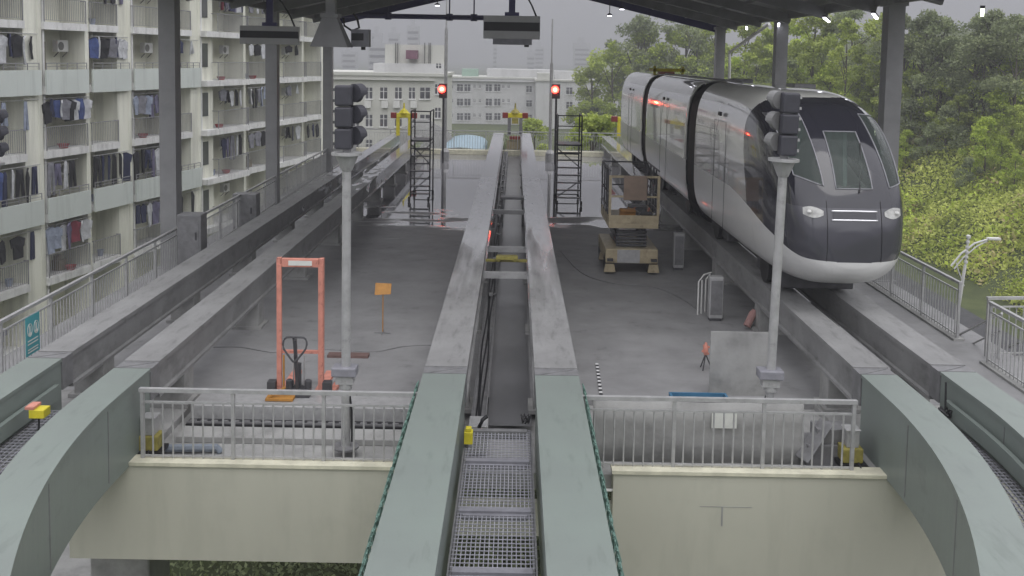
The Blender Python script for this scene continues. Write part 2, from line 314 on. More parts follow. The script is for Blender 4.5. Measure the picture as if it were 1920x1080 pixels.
# ------------------------------------------------------------------ running beams
def shift(Y, Ys): return (Ys-Y)**2/23. if Y < Ys else 0
BE = {  # name: (x0, x1, Ystart curved, joint Y, far end)
 'll': (-7.46, -6.92, 12.9, 14.5, 58.2), 'lr': (-5.95, -5.40, 12.9, 14.1, 57.2),
 'cl': (-1.31, -.66, None, 14.1, 60.4), 'cr': (.37, 1.03, None, 14.1, 60.4),
 'rl': (5.38, 5.93, 13.3, 14.4, 59.3), 'rr': (6.68, 7.24, 13.3, 14.6, 59.3)}
BL = {'ll': 'outer beam of the left track, beside the left fence', 'lr': 'inner beam of the left track', 'cl': 'left beam of the middle track',
      'cr': 'right beam of the middle track', 'rl': 'inner beam of the right track, left of the train', 'rr': 'outer beam of the right track, under the right side of the train'}
for kx, (x0, x1, Ys, Yj, Yf) in BE.items():
    t = thing('guideway_beam', 'straight grey ' + BL[kx], 'beam', ((x0+x1)/2, Yj, FL), 0, 'straight running beams of the three tracks')
    hw = (x1-x0)/2; L = Yf-Yj; Z = -FL
    m = MB(); m.prism([(-hw, Z), (hw, Z), (hw, Z-.07), (hw-.045, Z-.09), (hw-.045, Z-.5), (hw, Z-.52), (hw, Z-.57), (-hw, Z-.57), (-hw, Z-.52), (-hw+.045, Z-.5), (-hw+.045, Z-.09), (-hw, Z-.07)], .35, L)
    m.build('girder', 'beamc' if kx[0] == 'c' else 'beam', t)
    yy = 1.5
    while yy < L-.5:
        p = MB(); p.box(-hw+.02, hw-.02, yy, yy+.45, .0, Z-.573); p.box(-hw-.06, hw+.06, yy-.08, yy+.53, .002, .06)
        p.build('pier', 'conc', t); yy += 4.6
    j = MB(); j.box(-hw, hw, 0, .345, Z-.5, Z-.012); j.bar((-hw+.06, .04, Z-.008), (hw-.06, .30, Z-.008), .018, .012)
    j.box(-hw, hw, .0, .02, Z-.02, Z+.004); j.build('expansion_joint', 'galvd', t)
    # curved / near switch beam
    t2 = thing('switch_beam', ('curved' if Ys else 'straight') + ' pale green near ' + BL[kx].replace('under the right side of the train', 'at the right edge'), 'beam', ((x0+x1)/2, Yj, FL-.1), 0, 'pale green switch beams in the foreground')
    m = MB(); n = 40; Y0 = 4.2 if Ys else 1.5; cx = (x0+x1)/2
    sec = [(-hw, 0), (hw, 0), (hw, -.05), (hw-.02, -.065), (hw-.02, -1.17), (-hw+.02, -1.17), (-hw+.02, -.065), (-hw, -.05)]
    if kx in ('ll', 'rr'): sec = [(a, b*.72) if b < -.5 else (a, b) for a, b in sec]
    for i in range(n+1):
        Y = Yj-.012+(Y0-Yj)*i/n; d = shift(Y, Ys) if Ys else 0; dd = (Ys-Y)/11.5 if Ys and Y < Ys else 0
        if cx > 0: d = -d; dd = -dd
        k = math.sqrt(1+dd*dd)**.3
        for a, b_ in sec: m.v.append((cx+d-cx+a*k, Y-Yj, b_-FL+.1))
    ns = len(sec)
    for i in range(n):
        for q in range(ns): a = i*ns+q; b_ = i*ns+(q+1)%ns; m.f.append((a, b_, b_+ns, a+ns)); m.m.append(0)
    m.f.append(tuple(range(ns))); m.m.append(0); m.f.append(tuple(n*ns+q for q in range(ns))); m.m.append(0)
    m.build('box_girder', 'paint', t2)
    # weld seams / stiffener lips on the sides
    if Ys:
        for Yq in (12.6, 10.4):
            d = shift(Yq, Ys)*(1 if cx < 0 else -1); sx = (hw-.018) if cx < 0 else -(hw-.018)
            MB().box(d+sx-.006, d+sx+.006, Yq-Yj-.01, Yq-Yj+.01, .15, Z+.0).build('weld_seam', 'galvd', t2)
# guide lips on the inner faces of the curved outer beams + gratings between
def grating(name, label, pathL, pathR, z, nl, step, parent_loc):
    t = thing(name, label, 'walkway', parent_loc)
    ox, oy, oz = parent_loc; m = MB(); n = len(pathL)
    for k in range(nl+1):
        u = k/nl; pts = [(a[0]+(b[0]-a[0])*u-ox, a[1]+(b[1]-a[1])*u-oy, z-oz) for a, b in zip(pathL, pathR)]
        for i in range(n-1): m.bar(pts[i], pts[i+1], .009, .03)
    # cross rods by distance
    tot = abs(pathL[-1][1]-pathL[0][1]); c = int(tot/step)
    def at(p, s):
        f_ = s*(n-1); i = min(int(f_), n-2); r = f_-i; return (p[i][0]+(p[i+1][0]-p[i][0])*r, p[i][1]+(p[i+1][1]-p[i][1])*r)
    for k in range(c+1):
        a = at(pathL, k/c); b = at(pathR, k/c); m.bar((a[0]-ox, a[1]-oy, z-oz+.016), (b[0]-ox, b[1]-oy, z-oz+.016), .010, .010)
    m.build('grating_mesh', 'grate', t)
    for pth in (pathL, pathR):
        fr = MB()
        for i in range(n-1): fr.bar((pth[i][0]-ox, pth[i][1]-oy, z-oz-.03), (pth[i+1][0]-ox, pth[i+1][1]-oy, z-oz-.03), .05, .09)
        fr.build('side_rail', 'galvd', t)
    return t
yy = [13.45-.6*i for i in range(19)]
t = grating('grating_walkway', 'steel grating walkway between the two beams of the middle track', [(-.60, y) for y in yy], [(.30, y) for y in yy], -.62, 18, .085, (-.15, 8, -.7))
for q, y in enumerate((12.35, 10.95, 9.6, 8.2)):
    m = MB(); m.box(-.42, .42, y-8-.05, y-8+.05, .03, .13); m.box(-.38, .38, y-8-.1, y-8-.06, .04, .10); m.build('cross_channel', 'lilac', t)
MB().box(-.4, .4, 13.35-8, 13.45-8, .0, .12).build('cross_channel', 'galvd', t)
def sp(x, Y, Ys, s): return (x+s*shift(Y, Ys), Y)
yy = [13.9-.5*i for i in range(19)]
grating('grating_walkway', 'steel grating walkway between the curved beams of the left track', [sp(-6.86, y, 12.9, 1) for y in yy], [sp(-6.0, y, 12.9, 1) for y in yy], -.62, 12, .1, (-6.4, 10, -.7))
grating('grating_walkway', 'steel grating walkway between the curved beams of the right track', [sp(5.98, y, 13.3, -1) for y in yy], [sp(6.62, y, 13.3, -1) for y in yy], -.62, 10, .1, (6.3, 10, -.7))
for (x, sd, lb) in ((-6.9, 1, 'left'), (6.66, -1, 'right')):
    m = MB(); Ys = 12.9 if sd > 0 else 13.3
    pr = None
    for i in range(24):
        Y = 14.2-i*.4; d = shift(Y, Ys)*sd; p = (x+sd*.035+d, Y, -.42)
        if pr: m.bar(pr, p, .07, .22)
        pr = p
    tag(m.build('guide_rail', 'paint'), 'low pale guide rail on the outer curved beam of the %s track' % lb, 'rail', 'guide rails of the curved beams')
# bearings under the curved beams
for (bx, by, lb) in ((-5.38, 13.0, 'left'), (5.32, 13.0, 'right')):
    s = 1 if bx < 0 else -1
    t = thing('bearing_block', 'yellow steel bearing block under the grey bracket at the end of the %s railing' % lb, 'bearing', (bx+s*(.08 if s > 0 else .27), by+.78, FL), 0, 'bearings of the curved beams')
    MB().box(-.15, .15, -.12, .16, .05, .27).build('yellow_block', 'olive', t, bevel=.02)
    MB().box(-.2, .2, -.16, .2, .0, .046).build('base_plate', 'black', t)
    m = MB(); m.box(-.09, .09, -.08, .12, .272, .52); m.box(-.11, .11, -.10, .14, .522, .545); m.build('bracket', 'galv', t, bevel=.01)
    MB().tube([(.05, -.2, .1), (.07, -.3, .02), (.16, -.33, -.03)], .012).build('cable', 'black', t)
# green net along the outer faces of the middle beams
for s, x in ((-1, -1.34), (1, 1.06)):
    m = MB(); n = 110
    for i in range(n):
        Y = 13.9-i*.06; zt = -.05 - .05*math.sin(i*1.3)
        a = (x+s*.015, Y, zt); b_ = (x+s*(.045+.015*math.sin(i*2.1)), Y-.05, zt-.12); c_ = (x+s*.02, Y-.10, -.32)
        m.tube([a, b_], .010, 4); m.tube([b_, (x+s*.015, Y-.07, zt)], .008, 4); m.tube([b_, c_], .007, 4)
    m.tube([(x+s*.025, 13.95, -.09), (x+s*.03, 7.3, -.11)], .011, 5)
    tag(m.build('safety_net', 'net'), 'green rope net hung along the outer side of the %s pale green middle beam' % ('left' if s < 0 else 'right'), 'net', 'green nets on the middle track')
# items between the middle beams
t = thing('cable_tray', 'long grey cable tray with loose cables beside the left beam of the middle track', 'cable tray', (-.5, 14.0, FL))
m = MB(); m.box(-.10, .14, 0, 44, .22, .25); m.box(-.10, -.085, 0, 44, .25, .33); m.box(.125, .14, 0, 44, .25, .33)
for i in range(15): m.box(-.06, .1, i*3+.3, i*3+.4, 0, .22)
m.build('tray', 'galvd', t)
m = MB()
for k in range(3):
    pts = [(-.04+.05*k+.02*math.sin(i*.9+k*2), i*.8, .27+.012*k) for i in range(55)]; m.tube(pts, .014, 5)
m.build('cables', 'black', t)
for i in range(16):
    y = 8+i*1.9+random.random()*.6; m = MB(); m.box(-.03, .05, y, y+.12, .3, .36); m.bar((.05, y+.02, .33), (.14, y+.15, .34), .02); m.build('clip', 'galv', t)
cross = []
for Y, lb in ((21.9, 'nearest grey tie beam across the middle track, in front of the yellow bar'), (24.9, 'plain grey tie beam across the middle track behind the yellow bar'), (31.0, 'dark tie beam across the middle track in front of the small portal frame')):
    m = MB(); m.box(-.655, .365, Y-.07, Y+.07, -.34, -.2); tag(m.build('tie_beam', 'galv'), lb, 'beam', 'tie beams of the middle track')
m = MB(); m.box(-.40, .14, 23.0, 23.12, -.16, -.07); m.box(-.38, .12, 23.3, 23.38, -.16, -.10); m.box(-.36, -.30, 23.0, 23.4, -.2, -.12); m.box(.04, .10, 23.0, 23.4, -.2, -.12); m.box(-.655, .365, 23.15, 23.22, -.24, -.17)
tag(m.build('wheel_stop', 'olive', bevel=.01), 'yellow bar mounted low between the middle beams', 'wheel stop')
gm2 = MB(); gm2.add([(-.36, 15.0, FL+.004), (.36, 15.0, FL+.004), (.36, 57.0, FL+.004), (-.36, 57.0, FL+.004)], [(0,1,2,3)])  # added strip that darkens the floor between the middle beams
struct(gm2.build('dark_floor_strip', 'darkfloor', loc=(0,0,0)))
t = thing('portal_frame', 'small grey portal frame standing between the middle beams', 'frame', (-.02, 33.3, FL))
m = MB(); 
for x in (-.36, .36): m.box(x-.035, x+.035, -.035, .035, 0, .98)
m.build('leg', 'galvd', t); MB().box(-.42, .42, -.25, .25, .98, 1.06).build('top_plate', 'galvd', t)
t = thing('equipment_cabinet', 'low grey steel box between the middle beams just behind the grating', 'cabinet', (-.45, 14.1, FL))
MB().box(-.16, .13, -.2, .22, 0, .42).build('housing', 'galv', t, bevel=.01)
m = MB(); m.tube([(.0, -.25, .42), (.05, -.28, .55), (.12, -.25, .6)], .03); m.build('hose_end', 'black', t)
m = MB(); m.box(-.62, -.50, 12.78, 12.92, -.55, -.38); m.box(-.6, -.52, 12.8, 12.9, -.378, -.33)
tag(m.build('position_sensor', 'yellow', bevel=.008), 'small yellow sensor clamped beside the middle grating walkway', 'sensor', 'yellow sensors')
t = thing('position_sensor', 'yellow sensor with pink plate on the outer curved beam of the left track', 'sensor', (-6.52, 12.9, -.30), 0, 'yellow sensors')
MB().box(-.07, .14, -.1, .1, 0, .12).build('sensor_body', 'yellow', t, bevel=.01); MB().box(-.12, .0, -.1, .12, .125, .16).build('plate', 'orange', t); MB().tube([(.05, -.05, 0), (.05, -.08, -.25)], .015).build('cable', 'black', t)
m = MB()
for i in range(7): a = i*.9; m.tube([(.24+.05*math.cos(a), 13.75+.05*math.sin(a), -.6), (.24+.07*math.cos(a+1), 13.75+.07*math.sin(a+1), -.5), (.24+.05*math.cos(a+2), 13.72+.05*math.sin(a+2), -.56)], .014, 5)
tag(m.build('cable_coil', 'black'), 'small tangle of black cable at the corner of the middle grating walkway', 'cable')
m = MB()
for i in range(7): a = i*.9; m.tube([(6.52+.07*math.cos(a), 14.0+.07*math.sin(a), -.5), (6.52+.09*math.cos(a+1), 14.0+.09*math.sin(a+1), -.38), (6.52+.06*math.cos(a+2), 13.97+.07*math.sin(a+2), -.45)], .018, 5)
m.tube([(6.55, 14.1, 0.0), (6.54, 14.05, -.4)], .015)
tag(m.build('cable_coil', 'black'), 'black cable bundle hanging by the outer curved beam of the right track', 'cable')
# ------------------------------------------------------------------ railings
def fence(name, label, cat, a, b, z, h, npanel, group=None, bar_r=.012, spacing=.14, matn='galv', kerb=None, post=.05, broad=None):
    a = Vector((a[0], a[1], z)); b = Vector((b[0], b[1], z)); L = (b-a).length; d = (b-a).normalized()
    t = thing(name, label, cat, a, math.atan2(d.y, d.x), group); pl = L/npanel
    for i in range(npanel+1):
        MB().box(i*pl-post/2, i*pl+post/2, -post/2, post/2, 0, h-.02).build('post', matn, t)
    MB().box(-.04, L+.04, -.035, .035, h-.035, h+.02).build('top_rail', matn, t)
    MB().box(post/2, L-post/2, -.015, .015, h-.20, h-.17).build('middle_rail', matn, t)
    for i in range(npanel):
        m = MB(); n = max(2, int(pl/spacing))
        for k in range(1, n): x = i*pl+pl*k/n; m.tube([(x, 0, .0), (x, 0, h-.2)], bar_r, 5)
        m.box(i*pl+post/2, (i+1)*pl-post/2, -.012, .012, .05, .075)
        m.build('baluster_panel', matn, t)
    if kerb:
        MB().box(-.1, L+.1, -.12, .12, -kerb, -.003).build('kerb', 'conc', t)
    return t
FR = 'grey steel railing '
fence('railing', 'left front railing above the cream wall, in front of the pallet stacker', 'railing', (-5.28, 13.45), (-1.37, 13.45), FL+.02, 1.04, 3, 'front railings', bar_r=.014)
fence('railing', 'right front railing above the cream wall, with a white notice behind it', 'railing', (1.08, 13.45), (4.95, 13.45), FL+.02, 1.04, 3, 'front railings', bar_r=.014)
fence('railing', 'long grey railing along the left edge of the deck with a blue safety sign', 'railing', (-8.85, 14.5), (-9.55, 57.6), FL+.05, 1.12, 23, 'side railings', kerb=.25, spacing=.13)
fence('railing', 'long grey railing along the right edge of the deck behind the train', 'railing', (9.62, 20.3), (9.95, 57.6), FL+.05, 1.2, 20, 'side railings', kerb=.3)
fence('railing', 'short grey railing at the right edge of the photo beside the stair landing', 'railing', (9.35, 14.2), (9.45, 18.6), FL+.05, 1.2, 3, 'side railings', kerb=.3)
fence('railing', 'grey railing across the stair landing behind the street lamp', 'railing', (9.6, 19.0), (12.6, 19.3), FL+.05, 1.2, 2, 'side railings')
fence('railing', 'far railing on the low wall at the end of the deck', 'railing', (-9.4, 57.8), (9.8, 57.8), FL+.3, 1.15, 10, spacing=.16)
m = MB(); m.box(-9.7, 9.9, 57.65, 58.1, FL, FL+.3)
tag(m.build('parapet_wall', 'kerb', bevel=.02), 'low pale concrete wall at the far end of the deck under the railing', 'wall')
# landing right, with handrails of the stair
f = thing('stair_landing', 'pale yellow stair landing right of the deck beside the railing', 'landing', (11.2, 16.5, FL))
MB().box(-1.7, 2.6, -2.5, 2.4, -.25, -.01).build('slab', 'cream', f)
m = MB()
for i in range(9): m.box(-1.3, .3, 2.5+i*.3, 2.8+i*.3, -.15-i*.17, -.02-i*.17)
m.build('steps', 'conc', f)
for x in (-1.35, .3):
    m = MB(); m.tube([(x, 2.45, .95), (x, 5.2, -.55)], .025); m.tube([(x, 2.45, .6), (x, 5.2, -.9)], .02); m.tube([(x, 2.5, -.1), (x, 2.5, .93)], .02); m.tube([(x, 5.1, -1.6), (x, 5.1, -.5)], .02); m.build('handrail', 'galv', f)
m = MB(); m.box(8.3, 13, 13.35, 13.43, -.28, -.2); m.box(8.3, 13, 13.37, 13.41, -.48, -.44)
for x in (8.3, 10.2, 12.2): m.box(x, x+.06, 13.36, 13.42, FL, -.28)
tag(m.build('railing', 'galv'), 'two bar pipe railing in the lower right corner', 'railing')
m = MB(); m.box(-12, -8.0, 14.18, 14.25, -.2, -.13)
for x in (-8.1, -9.9, -11.8): m.box(x, x+.06, 14.19, 14.24, FL, -.2)
tag(m.build('railing', 'galv'), 'short pipe railing left of the outer curved beam at the left edge', 'railing')
# blue sign on the left fence
t = thing('safety_sign', 'blue safety sign with two white round figures tied to the left railing', 'sign', (-8.87, 17.35, FL+.30), math.atan2(43.1, -.7))
MB().box(-.26, .26, -.055, -.045, 0, .72).build('board', 'cyan', t)
m = MB()
for x in (-.12, .12):
    pr = None
    for i in range(17):
        a = 2*PI*i/16; p = (x+.085*math.cos(a), -.06, .47+.12*math.sin(a))
        if pr: m.bar(pr, p, .012, .008)
        pr = p
    m.box(x-.02, x+.02, -.062, -.056, .42, .55); m.box(x-.045, x+.045, -.062, -.056, .37, .42)
for z in (.26, .2, .1, .05): m.box(-.2, .18, -.062, -.056, z, z+.02)
m.build('symbols', 'signw', t)
# ------------------------------------------------------------------ canopy
def column(x, y, label):
    t = thing('canopy_column', label, 'column', (x, y, FL), 0, 'dark steel columns of the canopy')
    m = MB(); w_, h_ = .22, .22; H = 7.45
    m.box(-w_, w_, h_-.03, h_, 0, H); m.box(-w_, w_, -h_, -h_+.03, 0, H); m.box(-.012, .012, -h_+.03, h_-.03, 0, H)
    m.box(-w_, -w_+.02, -h_+.03, h_-.03, 0, H) if x > 0 else m.box(w_-.02, w_, -h_+.03, h_-.03, 0, H)
    m.build('shaft', 'col', t); MB().box(-.3, .3, -.3, .3, 0, .03).build('base_plate', 'col', t)
    MB().box(-.28, .28, -.28, .28, H, H+.15).build('cap', 'col', t)
EZ = 6.35; XL, XR = -9.35, 10.15; YF, YN = 48.6, 18.8; PZ = 8.7
for i, y in enumerate((26.0, 37.0, 48.0)):
    column(XL, y, ['nearest', 'middle', 'farthest'][i]+' dark steel column on the left side of the canopy')
    column(XR, y, ['nearest', 'middle', 'farthest'][i]+' dark steel column on the right side of the canopy')
rt = thing('canopy_roof', 'dark gabled steel canopy roof over the tracks', 'roof', (0, YN, EZ))
mid = .2; L = YF-YN
m = MB(); m.prism([(XL-.9, .22), (mid, PZ-EZ+.25), (XR+.9, .22), (XR+.9, .32), (mid, PZ-EZ+.35), (XL-.9, .32)], 0, L+.3); m.build('roof_sheet', 'roof', rt)
for k in range(8):
    y = L*k/7-.02 if k else .05; m = MB()
    for (xa, za, xb, zb) in ((XL, 0, mid, PZ-EZ), (XR, 0, mid, PZ-EZ)):
        m.bar((xa, y, za+.0), (xb, y, zb-.02), .16, .36)
    m.build('rafter', 'blue_steel' if k == 7 else 'roof', rt)
for x, z in ((XL, 0), (XR, 0)):
    m = MB(); m.box(x-.11, x+.11, 0, L, .02, .3); m.build('eave_beam', 'roof', rt)
m = MB()
for k in range(1, 6):
    for s in (0, 1):
        xa, xb = (XL, mid) if s == 0 else (XR, mid); u = k/6.; x = xa+(xb-xa)*u; z = (PZ-EZ)*u+.13
        m.box(x-.05, x+.05, .2, L, z, z+.1)
m.build('purlins', 'roof', rt)
# tie tube at the gable
t = thing('tie_tube', 'long dark blue steel tube hung across under the far gable of the canopy', 'tube', (0, 48.2, 6.7))
x0, z0 = V(655, 33, 48.2); x1, z1 = V(1000, 33, 48.2)
m = MB(); m.tube([(x0-1.2, 0, 0), (x1, 0, 0)], .13, 10); m.build('tube', 'blue_steel', t)
for px in (728, 843, 889):
    x, _ = V(px, 10, 48.2); mm = MB(); mm.tube([(x, 0, .1), (x, 0, 3.0)], .035, 6); mm.lathe((x, 0, 0), [(.17, -.17), (.17, .17)], 10); mm.build('hanger', 'blue_steel', t)
# drain pipe behind right columns
m = MB(); a = V(1368, 128, 47); b_ = V(1368, 98, 47); c_ = V(1442, 45, 43)
m.tube([(a[0], 47, a[1]-3), (a[0], 47, a[1]), (b_[0], 47, b_[1]), (c_[0], 43, c_[1])], .07, 8)
tag(m.build('downpipe', 'white'), 'white bent downpipe beside the farthest right column', 'pipe')
# eave lights
for i, (px, py, Y, lb) in enumerate([(1550, 35, 31, 'lit tube lamp under the right eave between the middle and nearest columns, left one'), (1641, 28, 27.5, 'lit tube lamp under the right eave just left of the nearest column'), (1842, 20, 21, 'greenish lit lamp under the right eave near the corner of the photo'), (1460, 45, 36.5, 'small lit lamp under the right eave at the middle column'), (1400, 51, 42.5, 'faint lit lamp under the right eave between the far columns')]):
    x, z = V(px, py, Y)
    t = thing('eave_lamp', lb, 'lamp', (x, Y, z), 0, 'lamps along the right eave')
    r_ = .24 if i < 3 else .13
    MB().bar((-r_, -.5, .05), (r_, .5, -.03), .10, .06).build('lamp_housing', 'dark', t)
    MB().bar((-r_, -.5, .0), (r_, .5, -.08), .07, .03).build('tube', 'tubey' if i == 2 else 'tube', t)
for i, (px, py, Y, lb) in enumerate([(820, 9, 45, 'small hanging lamp under the canopy left of the middle display'), (1143, 28, 45, 'lowest small hanging lamp right of the middle display'), (1166, 16, 45, 'small hanging lamp close to the right slope of the canopy'), (1211, 2, 45, 'small hanging lamp against the right slope of the canopy')]):
    x, z = V(px, py, Y)
    t = thing('hanging_lamp', lb, 'lamp', (x, Y, z), 0, 'small lamps hung under the canopy')
    MB().tube([(0, 0, .05), (0, 0, 1.4 if i != 1 else 2.6)], .02, 5).build('rod', 'dark', t)
    MB().lathe((0, 0, 0), [(.14, -.03), (.11, .04), (.04, .08)], 12).build('shade', 'dark', t)
    MB().lathe((0, 0, 0), [(.10, -.05), (.10, -.032)], 12).build('bulb', 'tube', t)
# display boards
def display(px0, px1, py0, py1, Y, label, rz=0, extra=True):
    x0, z1 = V(px0, py0, Y); x1, z0 = V(px1, py1, Y); cx = (x0+x1)/2; W = (x1-x0)/2; H = z1-z0
    t = thing('display_board', label, 'display', (cx, Y, z0), rz, 'display boards hung from the canopy')
    MB().box(-W, W, -.14, .14, 0, H).build('housing', 'board', t, bevel=.015)
    MB().box(-W+.015, W-.015, -.15, -.141, H*.34, H*.72).build('screen', 'black', t)
    if extra:
        MB().box(-W*.66, W*.72, -.12, .12, -.16, -.003).build('lower_unit', 'lilac', t)
        MB().box(W*.45, W*.62, -.1, 0, -.22, -.163).build('camera', 'black', t)
    m = MB(); m.box(-.09, .09, -.08, .08, H+.1, 4.0); m.box(-.2, .2, -.12, .12, H, H+.1); m.build('hanger_post', 'blue_steel', t)
    m = MB(); m.tube([(.1, 0, H+.9), (.35, 0, H+.65), (.55, 0, H+.3), (.68, 0, H)], .025, 6); m.build('cable', 'black', t)
    return t
display(907, 1012, 29, 74, 27, 'middle display board with a black screen hung over the middle track')
display(452, 560, 48, 84, 27, 'left display board with a black screen hung over the left track', R(8), False)
x, z = V(622, 88, 24)
t = thing('roof_hopper', 'dark flared metal duct hood hung under the canopy right of the left display', 'hood', (x, 24, z))
m = MB(); W = .46
vs = [(-W, -.4, 0), (W, -.4, 0), (W, .4, 0), (-W, .4, 0), (-.2, -.2, .72), (.16, -.2, .72), (.16, .2, .72), (-.2, .2, .72)]
m.add(vs, [(0,1,2,3), (4,5,6,7), (0,1,5,4), (1,2,6,5), (2,3,7,6), (3,0,4,7)]); m.box(-.24, .2, -.24, .24, .72, .82); m.build('hood', 'col', t)
m = MB(); m.box(-.13, .10, -.13, .13, .82, 1.9); m.build('duct', 'col', t)
m = MB(); m.box(.40, .86, .45, .75, .02, .46); m.build('side_box', 'lilac', t)
m = MB(); m.box(.42, .72, .44, .448, .18, .36); m.box(.65, .75, .5, .6, -.06, .018); m.build('side_box_screen', 'black', t)
m = MB(); m.tube([(.2, .5, .75), (.22, .5, .55), (.42, .5, .42), (.6, .5, .5), (.55, .5, .72), (.45, .5, .86)], .03, 6); m.build('cable', 'black', t)
#@@OBJECTS
# ------------------------------------------------------------------ apartment building on the left
ZG = lambda k: 5.65-2.92*k           # underside of slab k
BO = (-20.0, 50.0); BRZ = R(78)
ap = thing('apartment_building', 'pale apartment block with stacked balconies full of hanging laundry', 'building', (BO[0], BO[1], GZ), BRZ)
BAYS = [(-17.2, -13.8, 'A'), (-13.8, -10.4, 'A'), (-10.4, -7.0, 'B'), (-7.0, -3.7, 'A'), (-3.7, -.3, 'B'), (-.3, 3.4, 'A'), (3.4, 6.5, 'B'), (6.5, 12.0, 'C'), (12.0, 15.3, 'D'), (15.3, 20.8, 'C'), (20.8, 24.2, 'D')]
zz = lambda z: z-GZ
DEP = 1.25
KS = range(-3, 6)
top = ZG(-3)
m = MB(); m.box(-17.3, 25.0, DEP+.004, 14, 0, zz(top)+.5); m.build('wall', 'bback', ap)
m = MB()
for (a, b_, ty) in BAYS: m.box(a-.14, a+.14, -.12, DEP, 0, zz(top)+.4)
m.box(24.2, 25.0, -.12, DEP, 0, zz(top)+.4); m.box(25.02, 25.3, -.2, 1.2, 0, zz(top)+.2)
m.build('pilaster', 'bwall', ap)
for k in KS:
    z = zz(ZG(k))
    if z < 0: continue
    m = MB(); 
    for (a, b_, ty) in BAYS:
        pr = {'A': -.28, 'B': -.22, 'C': -.55, 'D': -.22}[ty]; e_ = b_-.14 if ty in 'AD' else b_-.14
        if ty == 'B': e_ = a+(b_-a)*.70
        m.box(a+.14, e_, pr, DEP, z, z+.34)
    m.build('balcony_slab', 'edge', ap)
    for ci, (a, b_, ty) in enumerate(BAYS):
        zf = z+.34; zc = z+2.92; W = b_-a; band = k in (1, 3) and b_ < 7
        vis = k <= 4 and a > -11
        # parapet band or railing
        if band:
            MB().box(a+.16, b_-.16, -.34, -.24, z-.02, z+1.10).build('parapet', 'band', ap)
            if vis:
                r = MB(); r.box(a+.2, b_-.25, -.31, -.28, z+1.38, z+1.42); r.box(a+.2, b_-.25, -.31, -.28, z+1.24, z+1.26)
                for q in range(5): x = a+.2+(W-.48)*q/4; r.box(x, x+.03, -.31, -.28, z+1.10, z+1.40)
                r.build('balcony_rail', 'rail', ap)
        elif vis:
            pr = {'A': -.26, 'B': -.20, 'C': -.5, 'D': -.18}[ty]; xe = a+W*.68 if ty == 'B' else b_-.2; xs_ = a+.2 if ty != 'C' else a+W*.28
            r = MB(); r.box(xs_, xe, pr, pr+.035, zf+1.06, zf+1.10); r.box(xs_, xe, pr, pr+.03, zf+.08, zf+.10)
            n = int((xe-xs_)/.13)
            for q in range(n+1): x = xs_+(xe-xs_)*q/n; r.box(x, x+.018, pr+.008, pr+.024, zf+.1, zf+1.06)
            for x in (xs_, xe): r.box(x-.02, x+.02, pr, pr+.04, zf, zf+1.1); r.box(x-.015, x+.015, pr, 0.05, zf+1.05, zf+1.09)
            r.build('balcony_rail', 'rail', ap)
        # openings
        y0 = DEP-.03
        if ty == 'A':
            d = MB(); d.box(a+W*.28, a+W*.62, y0-.05, DEP+.001, zf, zf+2.05); d.build('door', random.choice(['doorg', 'doorg', 'doorb']), ap)
            MB().box(a+.14, a+W*.25, .3, .34, zf, zc-.002).build('side_panel', 'bwall', ap)
        elif ty == 'B':
            MB().box(a+W*.70, b_-.14, -.1, DEP, z, zc-.002).build('wall_panel', 'bwall', ap)
            MB().box(a+W*.08, a+W*.2, y0-.05, DEP+.001, zf, zf+2.1).build('door', 'glassd', ap)
            d = MB(); d.box(a+W*.40, a+W*.56, y0-.03, DEP+.001, zf+.95, zf+2.15); d.build('window', 'glassd', ap)
        elif ty == 'C':
            MB().box(a+.14, a+W*.30, -.05, .1, z, zc-.002).build('wall_panel', 'bwall', ap)
            d = MB(); d.box(a+W*.07, a+W*.19, -.09, -.052, zf+.8, zf+2.2); d.build('window', 'glassd', ap)
            d = MB(); d.box(a+W*.36, a+W*.66, y0-.05, DEP+.001, zf, zf+2.2); d.build('door', 'doorg', ap)
        else:
            MB().box(a+W*.12, a+W*.34, y0-.05, DEP+.001, zf, zf+2.1).build('door', 'glassd' if k % 2 else 'doorg', ap)
            MB().box(a+W*.5, a+W*.75, y0-.03, DEP+.001, zf+.9, zf+2.1).build('window', 'glassd', ap)
        if ty in 'AC' and vis:
            x = a+W*(.76 if ty == 'A' else .80); zb_ = zc-1.0
            q = MB(); q.box(x-.40, x+.36, .55, .85, zb_, zb_+.55); acu = q.build('air_conditioner', 'white', ap, bevel=.02)
            q = MB(); q.prism([(x-.18+.20*math.cos(i*PI/8), zb_+.27+.20*math.sin(i*PI/8)) for i in range(16)], .535, .549); q.build('fan', 'doorg', acu)
            q = MB(); q.bar((x-.3, .6, zb_-.02), (x-.3, .85, zb_-.25), .03); q.bar((x+.3, .6, zb_-.02), (x+.3, .85, zb_-.25), .03); q.build('bracket', 'dark', acu)
for a in (-7.0, -.3, 6.5, 15.3, 23.9):
    m = MB(); m.tube([(a+.32, -.06, 0), (a+.32, -.06, zz(top)+.3)], .06, 7); m.build('downpipe', 'edge', ap)
m = MB(); m.box(-17.5, 25.4, -.5, 14.2, zz(top)+.55, zz(top)+.85); m.build('roof_slab', 'edge', ap)
